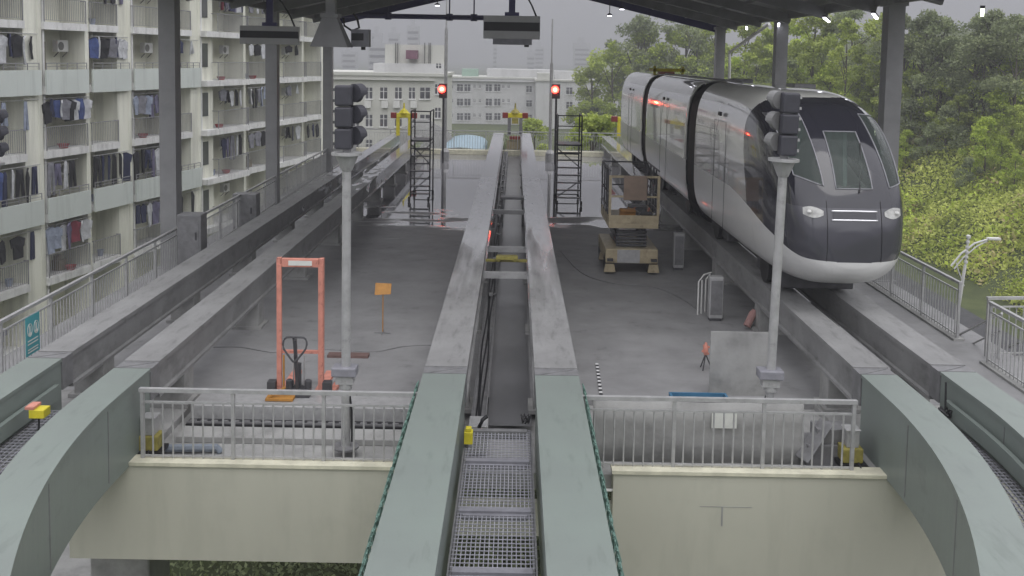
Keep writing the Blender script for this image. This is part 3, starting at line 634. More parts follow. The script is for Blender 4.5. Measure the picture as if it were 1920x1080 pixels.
# laundry
CLO = {'navy': (.025, .03, .075), 'black': (.018, .018, .022), 'white': (.55, .56, .58), 'grey': (.22, .22, .25), 'blue': (.06, .09, .24), 'pale blue': (.32, .36, .46), 'violet grey': (.15, .14, .22), 'dark red': (.22, .04, .06)}
for kx, v in CLO.items(): M['cl_'+kx] = mat('cloth_'+kx.replace(' ', '_'), v, .9, scale=4, amt=.35)
def garment(kind, colr, L):
    P_ = {'shirt': [(-.08, 0), (.08, 0), (.34, -.14), (.28, -.5), (.22, -.44), (.23, -L), (-.23, -L), (-.22, -.44), (-.28, -.5), (-.34, -.14)],
          'trousers': [(-.17, 0), (.17, 0), (.22, -L), (.07, -L), (0, -.38), (-.07, -L), (-.22, -L)],
          'towel': [(-.2, 0), (.2, 0), (.2, -L*.8), (-.2, -L*.8)]}[kind]
    m = MB(); jr = random.Random(colr+kind)
    P_ = [(x+jr.uniform(-.02, .02), z+(jr.uniform(-.05, .05) if z < -.3 else 0)) for x, z in P_]; m.prism(P_, -.035, .035); m.v = [(x, y+jr.uniform(-.03, .03)+.05*math.sin(z*5+x*9), z) for x, y, z in m.v]
    h = MB(); h.tube([(-.12, 0, -.01), (0, 0, .07), (.12, 0, -.01)], .008, 4)
    t = MB(); t.v = m.v; t.f = m.f; t.m = m.m
    return t.build(kind, 'cl_'+colr, loc=(0, 0, 0), bevel=.012)
PROT = {}
CW, SW = math.cos(BRZ), math.sin(BRZ)
def bw_(s, y, z): return (BO[0]+s*CW-y*SW, BO[1]+s*SW+y*CW, z)
ORD = ['first', 'second', 'third', 'fourth', 'fifth', 'sixth', 'seventh', 'eighth', 'ninth', 'tenth', 'eleventh']
ROWN = {0: 'top', 1: 'second', 2: 'third', 3: 'fourth', 4: 'fifth', 5: 'sixth'}
cells = {(0, 4): ('navy black black violet', 1.0), (1, 2): ('navy white navy black white black', .9), (1, 4): ('blue white black black grey navy white white', .85),
 (2, 3): ('black navy blue white grey black white blue blue white', .85), (2, 5): ('pale grey pale violet violet white white', 1.0), (3, 2): ('blue navy white black black navy', 1.2),
 (3, 3): ('grey violet white black', 1.1), (3, 4): ('black navy navy black black navy', 1.15), (3, 5): ('black black navy violet white blue blue', 1.1), (4, 3): ('pale pale white violet red white white', .95),
 (4, 5): ('navy navy white violet grey', 1.0), (4, 2): ('black black navy', 1.0), (2, 2): ('pale pale', 1.1), (0, 7): ('red violet grey navy violet white navy', .9), (1, 8): ('white black white', .7), (2, 7): ('grey black white black white', .8),
 (2, 8): ('white black black grey pale pale', .9), (3, 7): ('navy violet grey white black', 1.1), (3, 8): ('grey grey black', .9), (1, 6): ('navy white', .8), (4, 6): ('black black', 1.2), (3, 10): ('black navy black', 1.0),
 (3, 9): ('black grey white', .8), (1, 9): ('black black', .6), (0, 8): ('grey white grey', .8), (0, 2): ('black', 1.1), (0, 5): ('black', .5), (2, 9): ('grey white', .6)}
AL = {'violet': 'violet grey', 'pale': 'pale blue', 'red': 'dark red'}
rl = random.Random(3)
for (r_, c_), (cols, L) in cells.items():
    a, b_, ty = BAYS[c_]; cols = [AL.get(q, q) for q in cols.split()]; n = len(cols)
    zt = ZG(r_)+2.92-.30; x0 = a+.35; x1 = b_-.3
    if ty == 'A': x0 = a+.25; x1 = a+(b_-a)*min(.97, .25+n*.11)
    if ty in 'CD' : x0 = a+(b_-a)*(.45 if ty == 'C' else .15); x1 = b_-.4
    m = MB(); m.tube([(x0-.15, 0, 0), (x1+.15, 0, 0)], .016, 5)
    p = bw_(0, -.16, zt+.08)
    ro = m.build('drying_rod', 'galv', loc=p); ro.rotation_euler = (0, 0, BRZ)
    tag(ro, 'steel drying rod with laundry on the %s balcony row, %s column from the left' % (ROWN[r_], ORD[c_-2]), 'rod', 'drying rods on the balconies')
    for i, cl in enumerate(cols):
        kind = 'trousers' if (L > 1.05 and rl.random() < .75) or rl.random() < .15 else ('towel' if rl.random() < .12 else 'shirt')
        LL = L*rl.uniform(.95, 1.35); key = (kind, cl, round(LL*4)/4)
        s = x0+(x1-x0)*(i+.5)/n; p = bw_(s, -.16+rl.uniform(-.03, .03), zt+.07-rl.uniform(0, .10))
        if key not in PROT: PROT[key] = garment(kind, cl, max(.5, key[2])); o = PROT[key]
        else: o = PROT[key].copy(); COL.objects.link(o)
        o.location = p; o.rotation_euler = (0, 0, BRZ+rl.uniform(-.9, .9)*(1 if n > 5 else .5))
        tag(o, '%s %s, %s from the left on the %s balcony row, %s column' % (cl, kind, ORD[i], ROWN[r_], ORD[c_-2]), 'laundry', 'laundry hanging on the balconies')
bas = None
for r_, c_, u, cl in ((2, 3, .5, 'red'), (4, 3, .6, 'red'), (2, 5, .35, 'dark red'), (1, 8, .4, 'red'), (1, 7, .5, 'dark red'), (2, 7, .45, 'red'), (3, 7, .6, 'pale red')):
    a, b_, ty = BAYS[c_]; p = bw_(a+(b_-a)*u, .0, ZG(r_)+.345)
    if bas is None:
        bas = MB().lathe((0, 0, 0), [(.18, 0), (.27, .2), (.29, .21), (.25, .19), (.16, .03)], 14).build('wash_basin', 'cl_dark red', loc=p)
        M['basin'] = mat('basin_red', (.35, .06, .06), .4); bas.data.materials[0] = M['basin']; o = bas
    else: o = bas.copy(); COL.objects.link(o); o.location = p
    tag(o, '%s plastic basin on the balcony floor, %s row, %s column' % (cl, ROWN[r_], ORD[c_-2]), 'basin', 'basins on the balconies')
rk = random.Random(9); pb = None; px_ = None; seen_c = set()
for i in range(22):
    r_ = rk.choice([0, 1, 2, 3, 4]); c_ = rk.choice([2, 3, 4, 5, 7, 8, 9, 10])
    if (r_, c_) in seen_c: continue
    seen_c.add((r_, c_)); a, b_, ty = BAYS[c_]; p = bw_(a+(b_-a)*rk.uniform(.3, .6), rk.uniform(.3, .7), ZG(r_)+.345); wh = '%s balcony row, %s column' % (ROWN[r_], ORD[c_-2])
    if i % 2:
        if pb is None: pb = MB().lathe((0, 0, 0), [(.12, 0), (.17, .32), (.18, .33), (.15, .31), (.1, .03)], 12).build('bucket', 'cl_pale blue', loc=p); o = pb
        else: o = pb.copy(); COL.objects.link(o); o.location = p
        tag(o, 'pale blue bucket on the balcony floor, '+wh, 'bucket', 'buckets on the balconies')
    else:
        if px_ is None: m = MB(); m.box(-.25, .25, -.2, .2, 0, .5); m.box(-.27, .27, -.22, -.201, .42, .5); m.box(-.2, .1, -.1, .15, .5, .72); px_ = m.build('storage_box', 'amber', loc=p, bevel=.01); px_.data.materials[0] = M['doorb']; o = px_
        else: o = px_.copy(); COL.objects.link(o); o.location = p
        o.rotation_euler = (0, 0, BRZ); tag(o, 'brown storage boxes stacked on the balcony floor, '+wh, 'boxes', 'storage boxes on the balconies')
# ------------------------------------------------------------------ far buildings
def far_building(name, label, Y, px0, px1, pytop, depth, wm, wins, extra=None, sill=True):
    x0, zt = V(px0, pytop, Y); x1, _ = V(px1, pytop, Y); cx = (x0+x1)/2
    t = thing(name, label, 'building', (cx, Y, GZ)); t_ = zt-GZ
    m = MB(); m.box(x0-cx, x1-cx, 0, depth, 0, t_); m.build('wall', wm, t)
    m = MB(); m.box(x0-cx-.25, x1-cx+.25, -.25, depth+.2, t_, t_+.35); m.build('roof_slab', 'farwall2', t)
    for (a, b_, c_, d_) in wins:
        xa, za = V(a, c_, Y); xb, zb_ = V(b_, d_, Y); xa -= cx; xb -= cx; za -= GZ; zb_ -= GZ
        w_ = MB(); f_ = .03 if xb-xa < 2.4 else .05
        w_.box(xa, xb, -.03, .0, zb_, za); wo = w_.build('window', 'farwin', t)
        q = MB(); q.box((xa+xb)/2-.04, (xa+xb)/2+.04, -.07, -.031, zb_, za); q.box(xa-.1, xb+.1, -.16, -.031, zb_-.15, zb_-.002); q.box(xa, xb, -.06, -.031, (za*.65+zb_*.35)-.03, (za*.65+zb_*.35)+.03)
        q.build('frame', 'edge', wo)
    return t, cx
wins = []
for x0, x1 in ((640, 651), (662, 673), (686, 698), (713, 726), (741, 753), (767, 778), (788, 806)):
    wins += [(x0, x1, 164, 185), (x0, x1, 215, 237), (x0, x1, 262, 283)]
wins += [(816, 826, 202, 221), (816, 826, 248, 268), (818, 827, 119, 128), (816, 826, 158, 176)]
t, cx = far_building('white_building', 'white four storey building behind the left buffer stop, nearer of the far buildings', 108, 560, 833, 139, 14, 'farwall2', wins)
m = MB(); xa, za = V(560, 147, 108); xb, zb_ = V(815, 151, 108); m.box(xa-cx, xb-cx, -.4, -.001, zb_-GZ, za-GZ); m.build('cornice', 'edge', t)
for px in (690, 722, 744, 776):
    x, z = V(px, 197, 108); MB().box(x-cx-.35, x-cx+.35, -.4, -.001, z-GZ-.3, z-GZ+.5).build('air_conditioner', 'white', t)
for (a, b_, c_, d_, y_, wm, nm) in ((722, 832, 83, 137, 3, 'farwall2', 'stair_tower'), (700, 832, 118, 138, 1.5, 'farwall', 'roof_parapet')):
    xa, za = V(a, c_, 108+y_); xb, zb_ = V(b_, d_, 108+y_); MB().box(xa-cx, xb-cx, y_, y_+6, zb_-GZ, za-GZ).build(nm, wm, t)
xa, za = V(763, 94, 110); xb, zb_ = V(783, 111, 110)
M['maroon'] = mat('maroon_sheet', (.20, .10, .14), .7); MB().box(xa-cx, xb-cx, .9, 2.9, zb_-GZ, za-GZ).build('maroon_shed', 'maroon', t)
m = MB()
for px in (740, 744, 795, 803, 806): x, _ = V(px, 100, 110); m.box(x-cx-.05, x-cx+.05, 2.8, 2.9, V(px, 119, 110)[1]-GZ, V(px, 80, 110)[1]-GZ)
m.build('roof_pipe', 'doorg', t)
wins = []
for y0 in (158, 185, 212, 238):
    for x0 in (857, 871, 911, 927): wins.append((x0, x0+11, y0, y0+13))
    for x0 in (846, 888, 898, 942, 952): wins.append((x0, x0+3.5, y0+1, y0+7))
    wins.append((987, 997, y0+3, y0+15))
t, cx = far_building('white_building', 'long white four storey building straight behind the middle track', 200, 828, 1006, 146, 18, 'farwall', wins)
for (a, b_, c_, d_, y_, nm, wm) in ((913, 1036, 129, 147, 3, 'upper_storey', 'farwall'), (838, 1006, 151, 154, -.6, 'cornice', 'edge')):
    xa, za = V(a, c_, 200+y_); xb, zb_ = V(b_, d_, 200+y_); MB().box(xa-cx, xb-cx, y_, y_+8 if y_ > 0 else -.001, zb_-GZ, za-GZ).build(nm, wm, t)
xa, za = V(866, 129, 204); xb, zb_ = V(896, 146, 204); M['palegreen'] = mat('pale_green_shed', (.33, .46, .38), .7); MB().box(xa-cx, xb-cx, 4, 9, zb_-GZ, za-GZ).build('green_shed', 'palegreen', t)
wins = []
for y0 in (164, 191, 218):
    for x0, w_ in ((1062, 11), (1084, 15), (1108, 12)): wins.append((x0, x0+w_, y0, y0+13))
t, cx = far_building('white_building', 'white building behind the right rolling ladder, partly hidden by the leafy tree', 190, 1006, 1160, 152, 18, 'farwall', wins)
for (a, b_, c_, d_, y_, nm, wm) in ((1008, 1036, 137, 153, .5, 'stair_tower', 'farwall2'), (1040, 1135, 133, 153, 4, 'upper_storey', 'farwall')):
    xa, za = V(a, c_, 190+y_); xb, zb_ = V(b_, d_, 190+y_); MB().box(xa-cx, xb-cx, y_, y_+6, zb_-GZ, za-GZ).build(nm, wm, t)
for i, (a, b_, py, Y) in enumerate([(697, 716, 62, 620), (728, 748, 62, 700), (763, 786, 48, 640), (690, 730, 80, 560), (1003, 1020, 88, 900), (1076, 1108, 80, 800), (925, 932, 84, 900), (640, 668, 96, 700), (988, 1003, 96, 800)]):
    xa, za = V(a, py, Y); xb, _ = V(b_, py, Y); m = MB(); m.box(-(xb-xa)/2, (xb-xa)/2, 0, (xb-xa)*.9, 0, za-GZ+.5)
    m.box(-(xb-xa)*.25, (xb-xa)*.15, 2, (xb-xa)*.5, za-GZ+.5, za-GZ+5)
    t = thing('tower_block', 'faint %s tower block in the haze, %s' % (['slim', 'broad', 'tallest', 'low wide', 'small', 'square', 'needle thin', 'pale', 'small pale'][i], ['left of the tall pair', 'between the slim and the tallest one', 'behind the maroon shed', 'in front of the slim one', 'right of the middle display', 'on the far hill at the right', 'under the middle display', 'beside the farthest left column', 'left of the right signal mast'][i]), 'tower', ((xa+xb)/2, Y, GZ-.5), 0, 'tower blocks in the haze')
    m.build('wall', 'tower', t)
    q = MB()
    for k in range(int((za-GZ)/4)): q.box(-(xb-xa)*.42, (xb-xa)*.42, -.25, -.01, k*4+1, k*4+2.6)
    q.build('window_row', 'farwin', t)
# far low hill in the haze
m = MB(); hx0, _ = V(1000, 130, 420); n = 40
for j in range(8):
    for i in range(n+1):
        u = i/n; x = hx0+u*150; z = GZ+max(0, math.sin(PI*min(1, u*.9+.0)))**.7*17*math.sin(PI*(j+.01)/7.3)+1*noise.noise(Vector((x*.08, j, 0)))
        m.v.append((x, 400+j*22, z))
for j in range(7):
    for i in range(n): a = j*(n+1)+i; m.f.append((a, a+1, a+n+2, a+n+1)); m.m.append(0)
struct(m.build('far_hill', 'leaf_c', loc=(0, 0, 0), smooth=True))
# blue canopy roof and dark mound beyond the far railing
m = MB(); c_ = G(872, 272, -3.2)
for i in range(9):
    a = PI*i/8; 
    for y in (0, 14): m.v.append((c_[0]-2.0*math.cos(a)-.3, 84+y, -3.9+.7*math.sin(a)))
for i in range(8): m.f.append((2*i, 2*i+1, 2*i+3, 2*i+2)); m.m.append(0)
for s in (-2.2, 1.6): 
    for y in (84.5, 97): m.box(c_[0]+s-.1+0, c_[0]+s+.1, y, y+.2, GZ, -3.95)
M['skyblue'] = mat('pale_blue_sheet', (.22, .32, .38), .5); tag(m.build('shed_roof', 'skyblue'), 'pale blue curved shed roof seen through the far railing', 'shed')
m = MB(); m.lathe((-9.2, 96, GZ), [(6, 0), (5.2, 3.2), (2.6, 6.4), (.6, 7.6)], 20); tag(m.build('tensile_tent', 'doorg', smooth=True), 'dark grey pointed tent roof seen through the far railing', 'tent')
# ------------------------------------------------------------------ train
TX = 6.3
tr = thing('monorail_train', 'three car white, silver and black monorail train on the right track', 'train', (TX, 17.5, 0))
PROF = [(17.45, .98, 1.62, .40, 2.2), (17.52, .86, 1.92, .72, 2.4), (17.66, .74, 2.28, .92, 2.7), (17.9, .62, 2.70, 1.05, 3.0), (18.2, .53, 3.05, 1.13, 3.2), (18.6, .46, 3.40, 1.19, 3.4), (19.1, .41, 3.72, 1.24, 3.6), (19.7, .38, 3.96, 1.265, 3.8), (20.6, .36, 4.12, 1.28, 4.0), (22.0, .35, 4.18, 1.28, 4.2), (26.6, .35, 4.2, 1.28, 4.4)]
def prof(Y):
    if Y >= 26.6: return PROF[-1][1:]
    for i in range(len(PROF)-1):
        if PROF[i][0] <= Y <= PROF[i+1][0]:
            f = (Y-PROF[i][0])/(PROF[i+1][0]-PROF[i][0]); a, b_ = PROF[i], PROF[i+1]
            # catmull-rom
            p0 = PROF[max(i-1, 0)]; p3 = PROF[min(i+2, len(PROF)-1)]; out = []
            for q in range(1, 5):
                m1 = (b_[q]-p0[q])/max(b_[0]-p0[0], 1e-3)*(b_[0]-a[0]); m2 = (p3[q]-a[q])/max(p3[0]-a[0], 1e-3)*(b_[0]-a[0])
                out.append((2*f**3-3*f*f+1)*a[q]+(f**3-2*f*f+f)*m1+(-2*f**3+3*f*f)*b_[q]+(f**3-f*f)*m2)
            return out
    return PROF[0][1:]
NA, NL = 240, 84           # points per ring; the first NL+1 run along the lower body
def zlow(Y):
    T = [(17.4, 1.09), (17.7, 1.14), (18.2, 1.28), (18.7, 1.39), (19.3, 1.50), (20.2, 1.66), (21.2, 1.79), (22.2, 1.87), (60, 1.87)]
    for i in range(len(T)-1):
        if T[i][0] <= Y <= T[i+1][0]: f = (Y-T[i][0])/(T[i+1][0]-T[i][0]); return T[i][1]*(1-f)+T[i+1][1]*f
    return 1.02
def ring(Y, sc=1.0):
    zb_, zt, hw, n = prof(Y); zc = (zb_+zt)/2; hh = (zt-zb_)/2*sc; hw *= sc; D = []; zl = max(zlow(Y), zc-hh+.02)
    for i in range(1441):                      # starts at the bottom, runs up the right side, over the roof and down the left
        a = 2*PI*i/1440-PI/2; ca, sa = math.cos(a), math.sin(a)
        x = hw*math.copysign(abs(ca)**(2/n), ca); z = zc+hh*math.copysign(abs(sa)**(2/n), sa)
        u = max(0, (z-2.4)/1.8); x *= 1-.07*u*u if z > 2.4 else 1-.04*max(0, (1.4-z))**1.5
        D.append((x, z))
    def cut(i0, i1):
        for i in range(i0, i1):
            if (D[i][1]-zl)*(D[i+1][1]-zl) <= 0 and D[i][1] != D[i+1][1]:
                f = (zl-D[i][1])/(D[i+1][1]-D[i][1]); return i, (D[i][0]+(D[i+1][0]-D[i][0])*f, zl)
    ia, pa = cut(0, 720); ib, pb = cut(720, 1440)
    low = [pb]+D[ib+1:-1]+D[:ia+1]+[pa]; up = [pa]+D[ia+1:ib+1]+[pb]
    def res(P_, k):
        c = [0]
        for i in range(1, len(P_)): c.append(c[-1]+math.hypot(P_[i][0]-P_[i-1][0], P_[i][1]-P_[i-1][1]))
        out = []; j = 0
        for q in range(k):
            t = c[-1]*q/k
            while j < len(P_)-2 and c[j+1] < t: j += 1
            f = (t-c[j])/max(1e-9, c[j+1]-c[j]); out.append((P_[j][0]+(P_[j+1][0]-P_[j][0])*f, P_[j][1]+(P_[j+1][1]-P_[j][1])*f))
        return out
    return [(x, Y-17.5, z) for x, z in res(low, NL)+res(up, NA-NL)]
WIN = {'c': [(-.30, 3.42), (.33, 3.42), (.38, 2.42), (-.30, 2.42)], 'l': [(-1.08, 3.68), (-.62, 3.74), (-.52, 2.46), (-.98, 2.62)], 'r': [(.56, 3.74), (1.04, 3.68), (1.0, 2.50), (.72, 2.44)]}
def inside(p, poly):
    s = 0; k = len(poly)
    for i in range(k):
        a, b_ = poly[i], poly[(i+1) % k]; c = (b_[0]-a[0])*(p[1]-a[1])-(b_[1]-a[1])*(p[0]-a[0])
        if abs(c) < 1e-9: continue
        if s == 0: s = 1 if c > 0 else -1
        elif (c > 0) != (s > 0): return False
    return True
def car(Ys_, closed0=False, closed1=False):
    vs = []; fs = []
    for Y in Ys_: vs += ring(Y)
    for i in range(len(Ys_)-1):
        for j in range(NA): a = i*NA+j; b_ = i*NA+(j+1) % NA; fs.append((a, b_, b_+NA, a+NA))
    if closed0: fs.append(tuple(range(NA)))
    if closed1: fs.append(tuple((len(Ys_)-1)*NA+j for j in range(NA)))
    return vs, fs
Yn = []; y = 17.45
while y < 23: Yn.append(y); y += .02 if y < 17.8 else (.04 if y < 21.8 else .1)
Yn += [23+.3*i for i in range(12)]+[26.6]
vs, fs = car(Yn, True)
me = bpy.data.meshes.new('tmp'); me.from_pydata(vs, [], fs); bmm = bmesh.new(); bmm.from_mesh(me)
for poly in WIN.values():
    for i in range(4):
        a, b_ = poly[i], poly[(i+1) % 4]; nrm = Vector((-(b_[1]-a[1]), 0, b_[0]-a[0]))
        lo = [min(p[q] for p in poly)-.08 for q in (0, 1)]; hi = [max(p[q] for p in poly)+.08 for q in (0, 1)]
        sel = [f for f in bmm.faces if f.calc_center_median().y < 3.2 and lo[0] < f.calc_center_median().x < hi[0] and lo[1] < f.calc_center_median().z < hi[1]]
        geo = list({v for f in sel for v in f.verts})+list({e for f in sel for e in f.edges})+sel
        bmesh.ops.bisect_plane(bmm, geom=geo, plane_co=(a[0], 0, a[1]), plane_no=nrm)
sel = [f for f in bmm.faces if f.calc_center_median().y < .02]
bmesh.ops.bisect_plane(bmm, geom=list({v for f in sel for v in f.verts})+list({e for f in sel for e in f.edges})+sel, plane_co=(0, 0, 1.09), plane_no=(0, 0, 1))
sel = [f for f in bmm.faces if f.calc_center_median().y < 2.6 and 1.9 < f.calc_center_median().z < 2.25]
bmesh.ops.bisect_plane(bmm, geom=list({v for f in sel for v in f.verts})+list({e for f in sel for e in f.edges})+sel, plane_co=(0, 0, 2.08), plane_no=(0, 0, 1))
bmm.faces.ensure_lookup_table(); bmm.verts.ensure_lookup_table()
B = {}
from mathutils.bvhtree import BVHTree
bvh = BVHTree.FromBMesh(bmm)
for i, v in enumerate(bmm.verts): v.index = i
for f in bmm.faces:
    c = f.calc_center_median(); x, Y, z = c.x, c.y+17.5, c.z; zl = zlow(Y)
    key = None
    if Y < 20.6:
        for q, poly in WIN.items():
            if inside((x, z), poly): key = 'win_'+q
    if key is None:
        if x > 1.0 and 20.9 < Y < 23.4 and 2.0 < z < 3.5: key = 'win_side'
        elif z < zl: key = 'lower'
        elif Y < 20.0+.55*min(1, abs(x)/1.2)**3 + (.38*(z-2.6)) *(abs(x)/1.25)**4 + .3*(abs(x)/1.25)**2: key = 'mask' if z > 2.08+.0*abs(x) else 'front_panel'
        elif z > 3.72: key = 'roof'
        else: key = 'side'
    B.setdefault(key, []).append([v.index for v in f.verts])
allv = [v.co.copy() for v in bmm.verts]
def sub(faces, name, mt, parent, thick=0):
    used = {}; nv = []; nf = []
    for f in faces:
        q = []
        for i in f:
            if i not in used: used[i] = len(nv); nv.append(allv[i])
            q.append(used[i])
        nf.append(q)
    me = bpy.data.meshes.new(name); me.from_pydata(nv, [], nf); me.materials.append(M[mt]); me.polygons.foreach_set('use_smooth', [True]*len(nf))
    b_ = bmesh.new(); b_.from_mesh(me); bmesh.ops.recalc_face_normals(b_, faces=b_.faces); b_.to_mesh(me); b_.free(); me.update()
    o = bpy.data.objects.new(name, me); COL.objects.link(o); o.parent = parent
    return o
sub(B['lower'], 'lower_body', 'train_w', tr); sub(B['roof'], 'roof', 'train_r', tr); sub(B['side'], 'side_panel', 'train_s', tr)
sub(B['mask'], 'front_mask', 'train_k', tr); sub(B['front_panel'], 'lower_front_panel', 'train_g', tr)  # panel's lighter grey imitates reflections on the dark front
wo = {k: sub(B['win_'+k], 'windscreen', 'glass', tr) for k in 'clr'}; sub(B['win_side'], 'side_window', 'glass', tr)
bmm.free()
def onf(x, z, off=.012):
    h = bvh.ray_cast(Vector((x, -3, z)), Vector((0, 1, 0)))
    return (h[0]+h[1].normalized()*(off if h[1].y < 0 else -off)) if h[0] else Vector((x, 0, z))
def strip(poly, r, mt, name, parent, closed=True, n=10, off=.008):
    pts = []; k = len(poly)
    for i in range(k if closed else k-1):
        a, b_ = poly[i], poly[(i+1) % k]
        for q in range(n): f = q/n; pts.append(onf(a[0]+(b_[0]-a[0])*f, a[1]+(b_[1]-a[1])*f, off))
    pts.append(pts[0] if closed else onf(poly[-1][0], poly[-1][1], off))
    return MB().tube(pts, r, 6).build(name, mt, parent, smooth=True)
for k in 'clr': strip(WIN[k], .013, 'gasket', 'gasket', wo[k])
for z in (1.87, 2.03): strip([(-.42, z-.005), (0, z), (.42, z-.005)], .018, 'chrome', 'chrome_strip', tr, False)
def patch(x0, x1, z0f, z1f, mt, name, parent, off=.01, n=14):
    m = MB()
    for i in range(n+1):
        x = x0+(x1-x0)*i/n
        for j in range(5): zq = z0f(i/n)+(z1f(i/n)-z0f(i/n))*j/4; m.v.append(tuple(onf(x, zq, off)))
    for i in range(n):
        for j in range(4): a = i*5+j; m.f.append((a, a+1, a+6, a+5)); m.m.append(0)
    return m.build(name, mt, parent, smooth=True)
patch(-.40, .40, lambda u: 1.89, lambda u: 2.01, 'train_k', 'grille', tr)
for s in (-1, 1):
    hl = patch(s*.90, s*.56, lambda u: 1.97-.08*math.sin(PI*min(1, u*.8+.1)), lambda u: 2.02+.07*math.sin(PI*min(1, u*.8+.2)), 'lens', 'headlight', tr, .014)
    p = onf(s*.80, 1.99, .03); MB().lathe((p[0], p[1], p[2]-.03), [(.03, 0), (.045, .03), (.03, .06)], 10).build('bulb', 'white', hl)
    strip([(s*.50, 1.1), (s*.50, 2.2)], .005, 'black', 'panel_seam', tr, False)

m = MB(); p = onf(.12, 2.35, .03); q = onf(.33, 3.2, .04); m.tube([p, q], .012, 6); tag(m.build('wiper', 'black', tr))
# other cars, gangways, interior
def simple_car(Ya, Yb, last=False):
    Ys_ = [Ya]+[Ya+.05]+[Ya+.3+(Yb-Ya-.6)*i/6 for i in range(7)]+[Yb-.05, Yb]
    L = {'lower_body': MB(), 'side_panel': MB(), 'roof': MB()}
    rings = [ring(max(26.6, Y), .985 if Y in (Ya, Yb) else 1) for Y in Ys_]
    if last: Ys_ += [Yb+.35, Yb+.7, Yb+.9]; rings += [ring(27, .96), ring(27, .86), ring(27, .6)]
    for q in L.values():
        for rg, Y in zip(rings, Ys_): q.v += [(p[0], Y-17.5, p[2]) for p in rg]
    for i in range(len(Ys_)-1):
        for j in range(NA):
            a = i*NA+j; b_ = i*NA+(j+1) % NA; z = (rings[i][j][2]+rings[i][(j+1) % NA][2])/2
            k = 'lower_body' if j < NL else ('roof' if z > 3.72 else 'side_panel'); L[k].f.append((a, b_, b_+NA, a+NA)); L[k].m.append(0)
    if last: L['side_panel'].f.append(tuple((len(Ys_)-1)*NA+j for j in range(NA))); L['side_panel'].m.append(0)
    for k, mt in (('lower_body', 'train_w'), ('side_panel', 'train_s'), ('roof', 'train_r')):
        o = L[k].build(k, mt, tr, smooth=True)
        bb = bmesh.new(); bb.from_mesh(o.data); bmesh.ops.delete(bb, geom=[v for v in bb.verts if not v.link_faces], context='VERTS'); bb.to_mesh(o.data); bb.free()
simple_car(28.0, 36.7); simple_car(37.9, 45.4, True)
for Ya, Yb in ((26.6, 28.0), (36.7, 37.9)):
    m = MB(); n = 13
    for i in range(n+1):
        rg = ring(27, .965 if i % 2 else .935)
        m.v += [(p[0], Ya-17.5+(Yb-Ya)*i/n, p[2]-(.25 if p[2] < 1 else 0)) for p in rg]
    for i in range(n):
        for j in range(NA): a = i*NA+j; b_ = i*NA+(j+1) % NA; m.f.append((a, b_, b_+NA, a+NA)); m.m.append(0)
    m.build('gangway_bellows', 'black', tr, smooth=True)
for Ya, Yb in ((22.7, 24.2), (31.6, 33.1), (41.2, 42.5)):
    m = MB()
    for y in (Ya, Yb-.2): m.bar((-1.288, y-17.5, .75), (-1.288, y-17.5, 3.3), .009)
    for z in (.75, 3.3): m.bar((-1.288, Ya-17.5, z), (-1.288, Yb-17.7, z), .008)
    m.build('door_seam', 'black', tr)
    MB().box(-1.31, -1.25, (Ya+Yb)/2-17.5-.12, (Ya+Yb)/2-17.5+.12, 3.42, 3.52).build('side_camera', 'black', tr, bevel=.02)
m = MB(); m.box(-1.1, 1.1, 1.8, 9, .9, .95); m.box(-.9, -.3, 1.9, 2.5, .95, 1.9); m.box(.1, .8, 1.4, 1.7, .95, 2.2); m.build('cabin_interior', 'doorg', tr)
M['interior'] = mat('pale_green_interior', (.22, .30, .27), .5); m = MB(); m.box(.22, .30, 1.6, 4.2, .95, 3.4); m.box(-.28, -.24, 2.5, 2.56, .95, 3.6); m.build('partition', 'interior', tr)
for y in (3.0, 8.0, 12.2, 17.5, 21.5, 26.5):
    bo = MB().box(-.75, .75, y-1.0, y+1.0, .10, .62).build('bogie', 'dark', tr, bevel=.03)
    for s in (-1, 1):
        q = MB(); prf = []
        for i in range(20): a = 2*PI*i/20; prf.append((s*.72, y+.36*math.cos(a), .362+.36*math.sin(a)))
        q.v = [(p[0]-.12, p[1], p[2]) for p in prf]+[(p[0]+.12, p[1], p[2]) for p in prf]
        q.f = [tuple(range(20)), tuple(range(39, 19, -1))]+[(i, (i+1) % 20, (i+1) % 20+20, i+20) for i in range(20)]; q.m = [0]*22
        q.build('tyre', 'black', bo)
m = MB(); m.box(-.62, .70, 22.2, 22.3, 4.28, 4.40); m.box(-.62, .70, 23.3, 23.4, 4.28, 4.40); m.box(-.62, -.5, 22.3, 23.3, 4.28, 4.36); m.box(.58, .70, 22.3, 23.3, 4.28, 4.36)
for x in (-.56, .6): m.box(x-.05, x+.05, 22.2, 22.3, 4.15, 4.5)
m.build('roof_collector_frame', 'yellow', tr); MB().box(-.3, .3, 22.4, 23.1, 4.2, 4.36).build('roof_collector', 'orange', tr)
m = MB(); m.tube([(-.62, 6.5, 4.22), (-.5, 9, 4.23), (-.62, 14, 4.23), (-.6, 19, 4.24)], .03); m.box(-.2, .3, 9.2, 10.0, 4.18, 4.26); m.box(.3, .8, 5.2, 5.9, 4.14, 4.24); m.build('roof_equipment', 'galvd', tr)
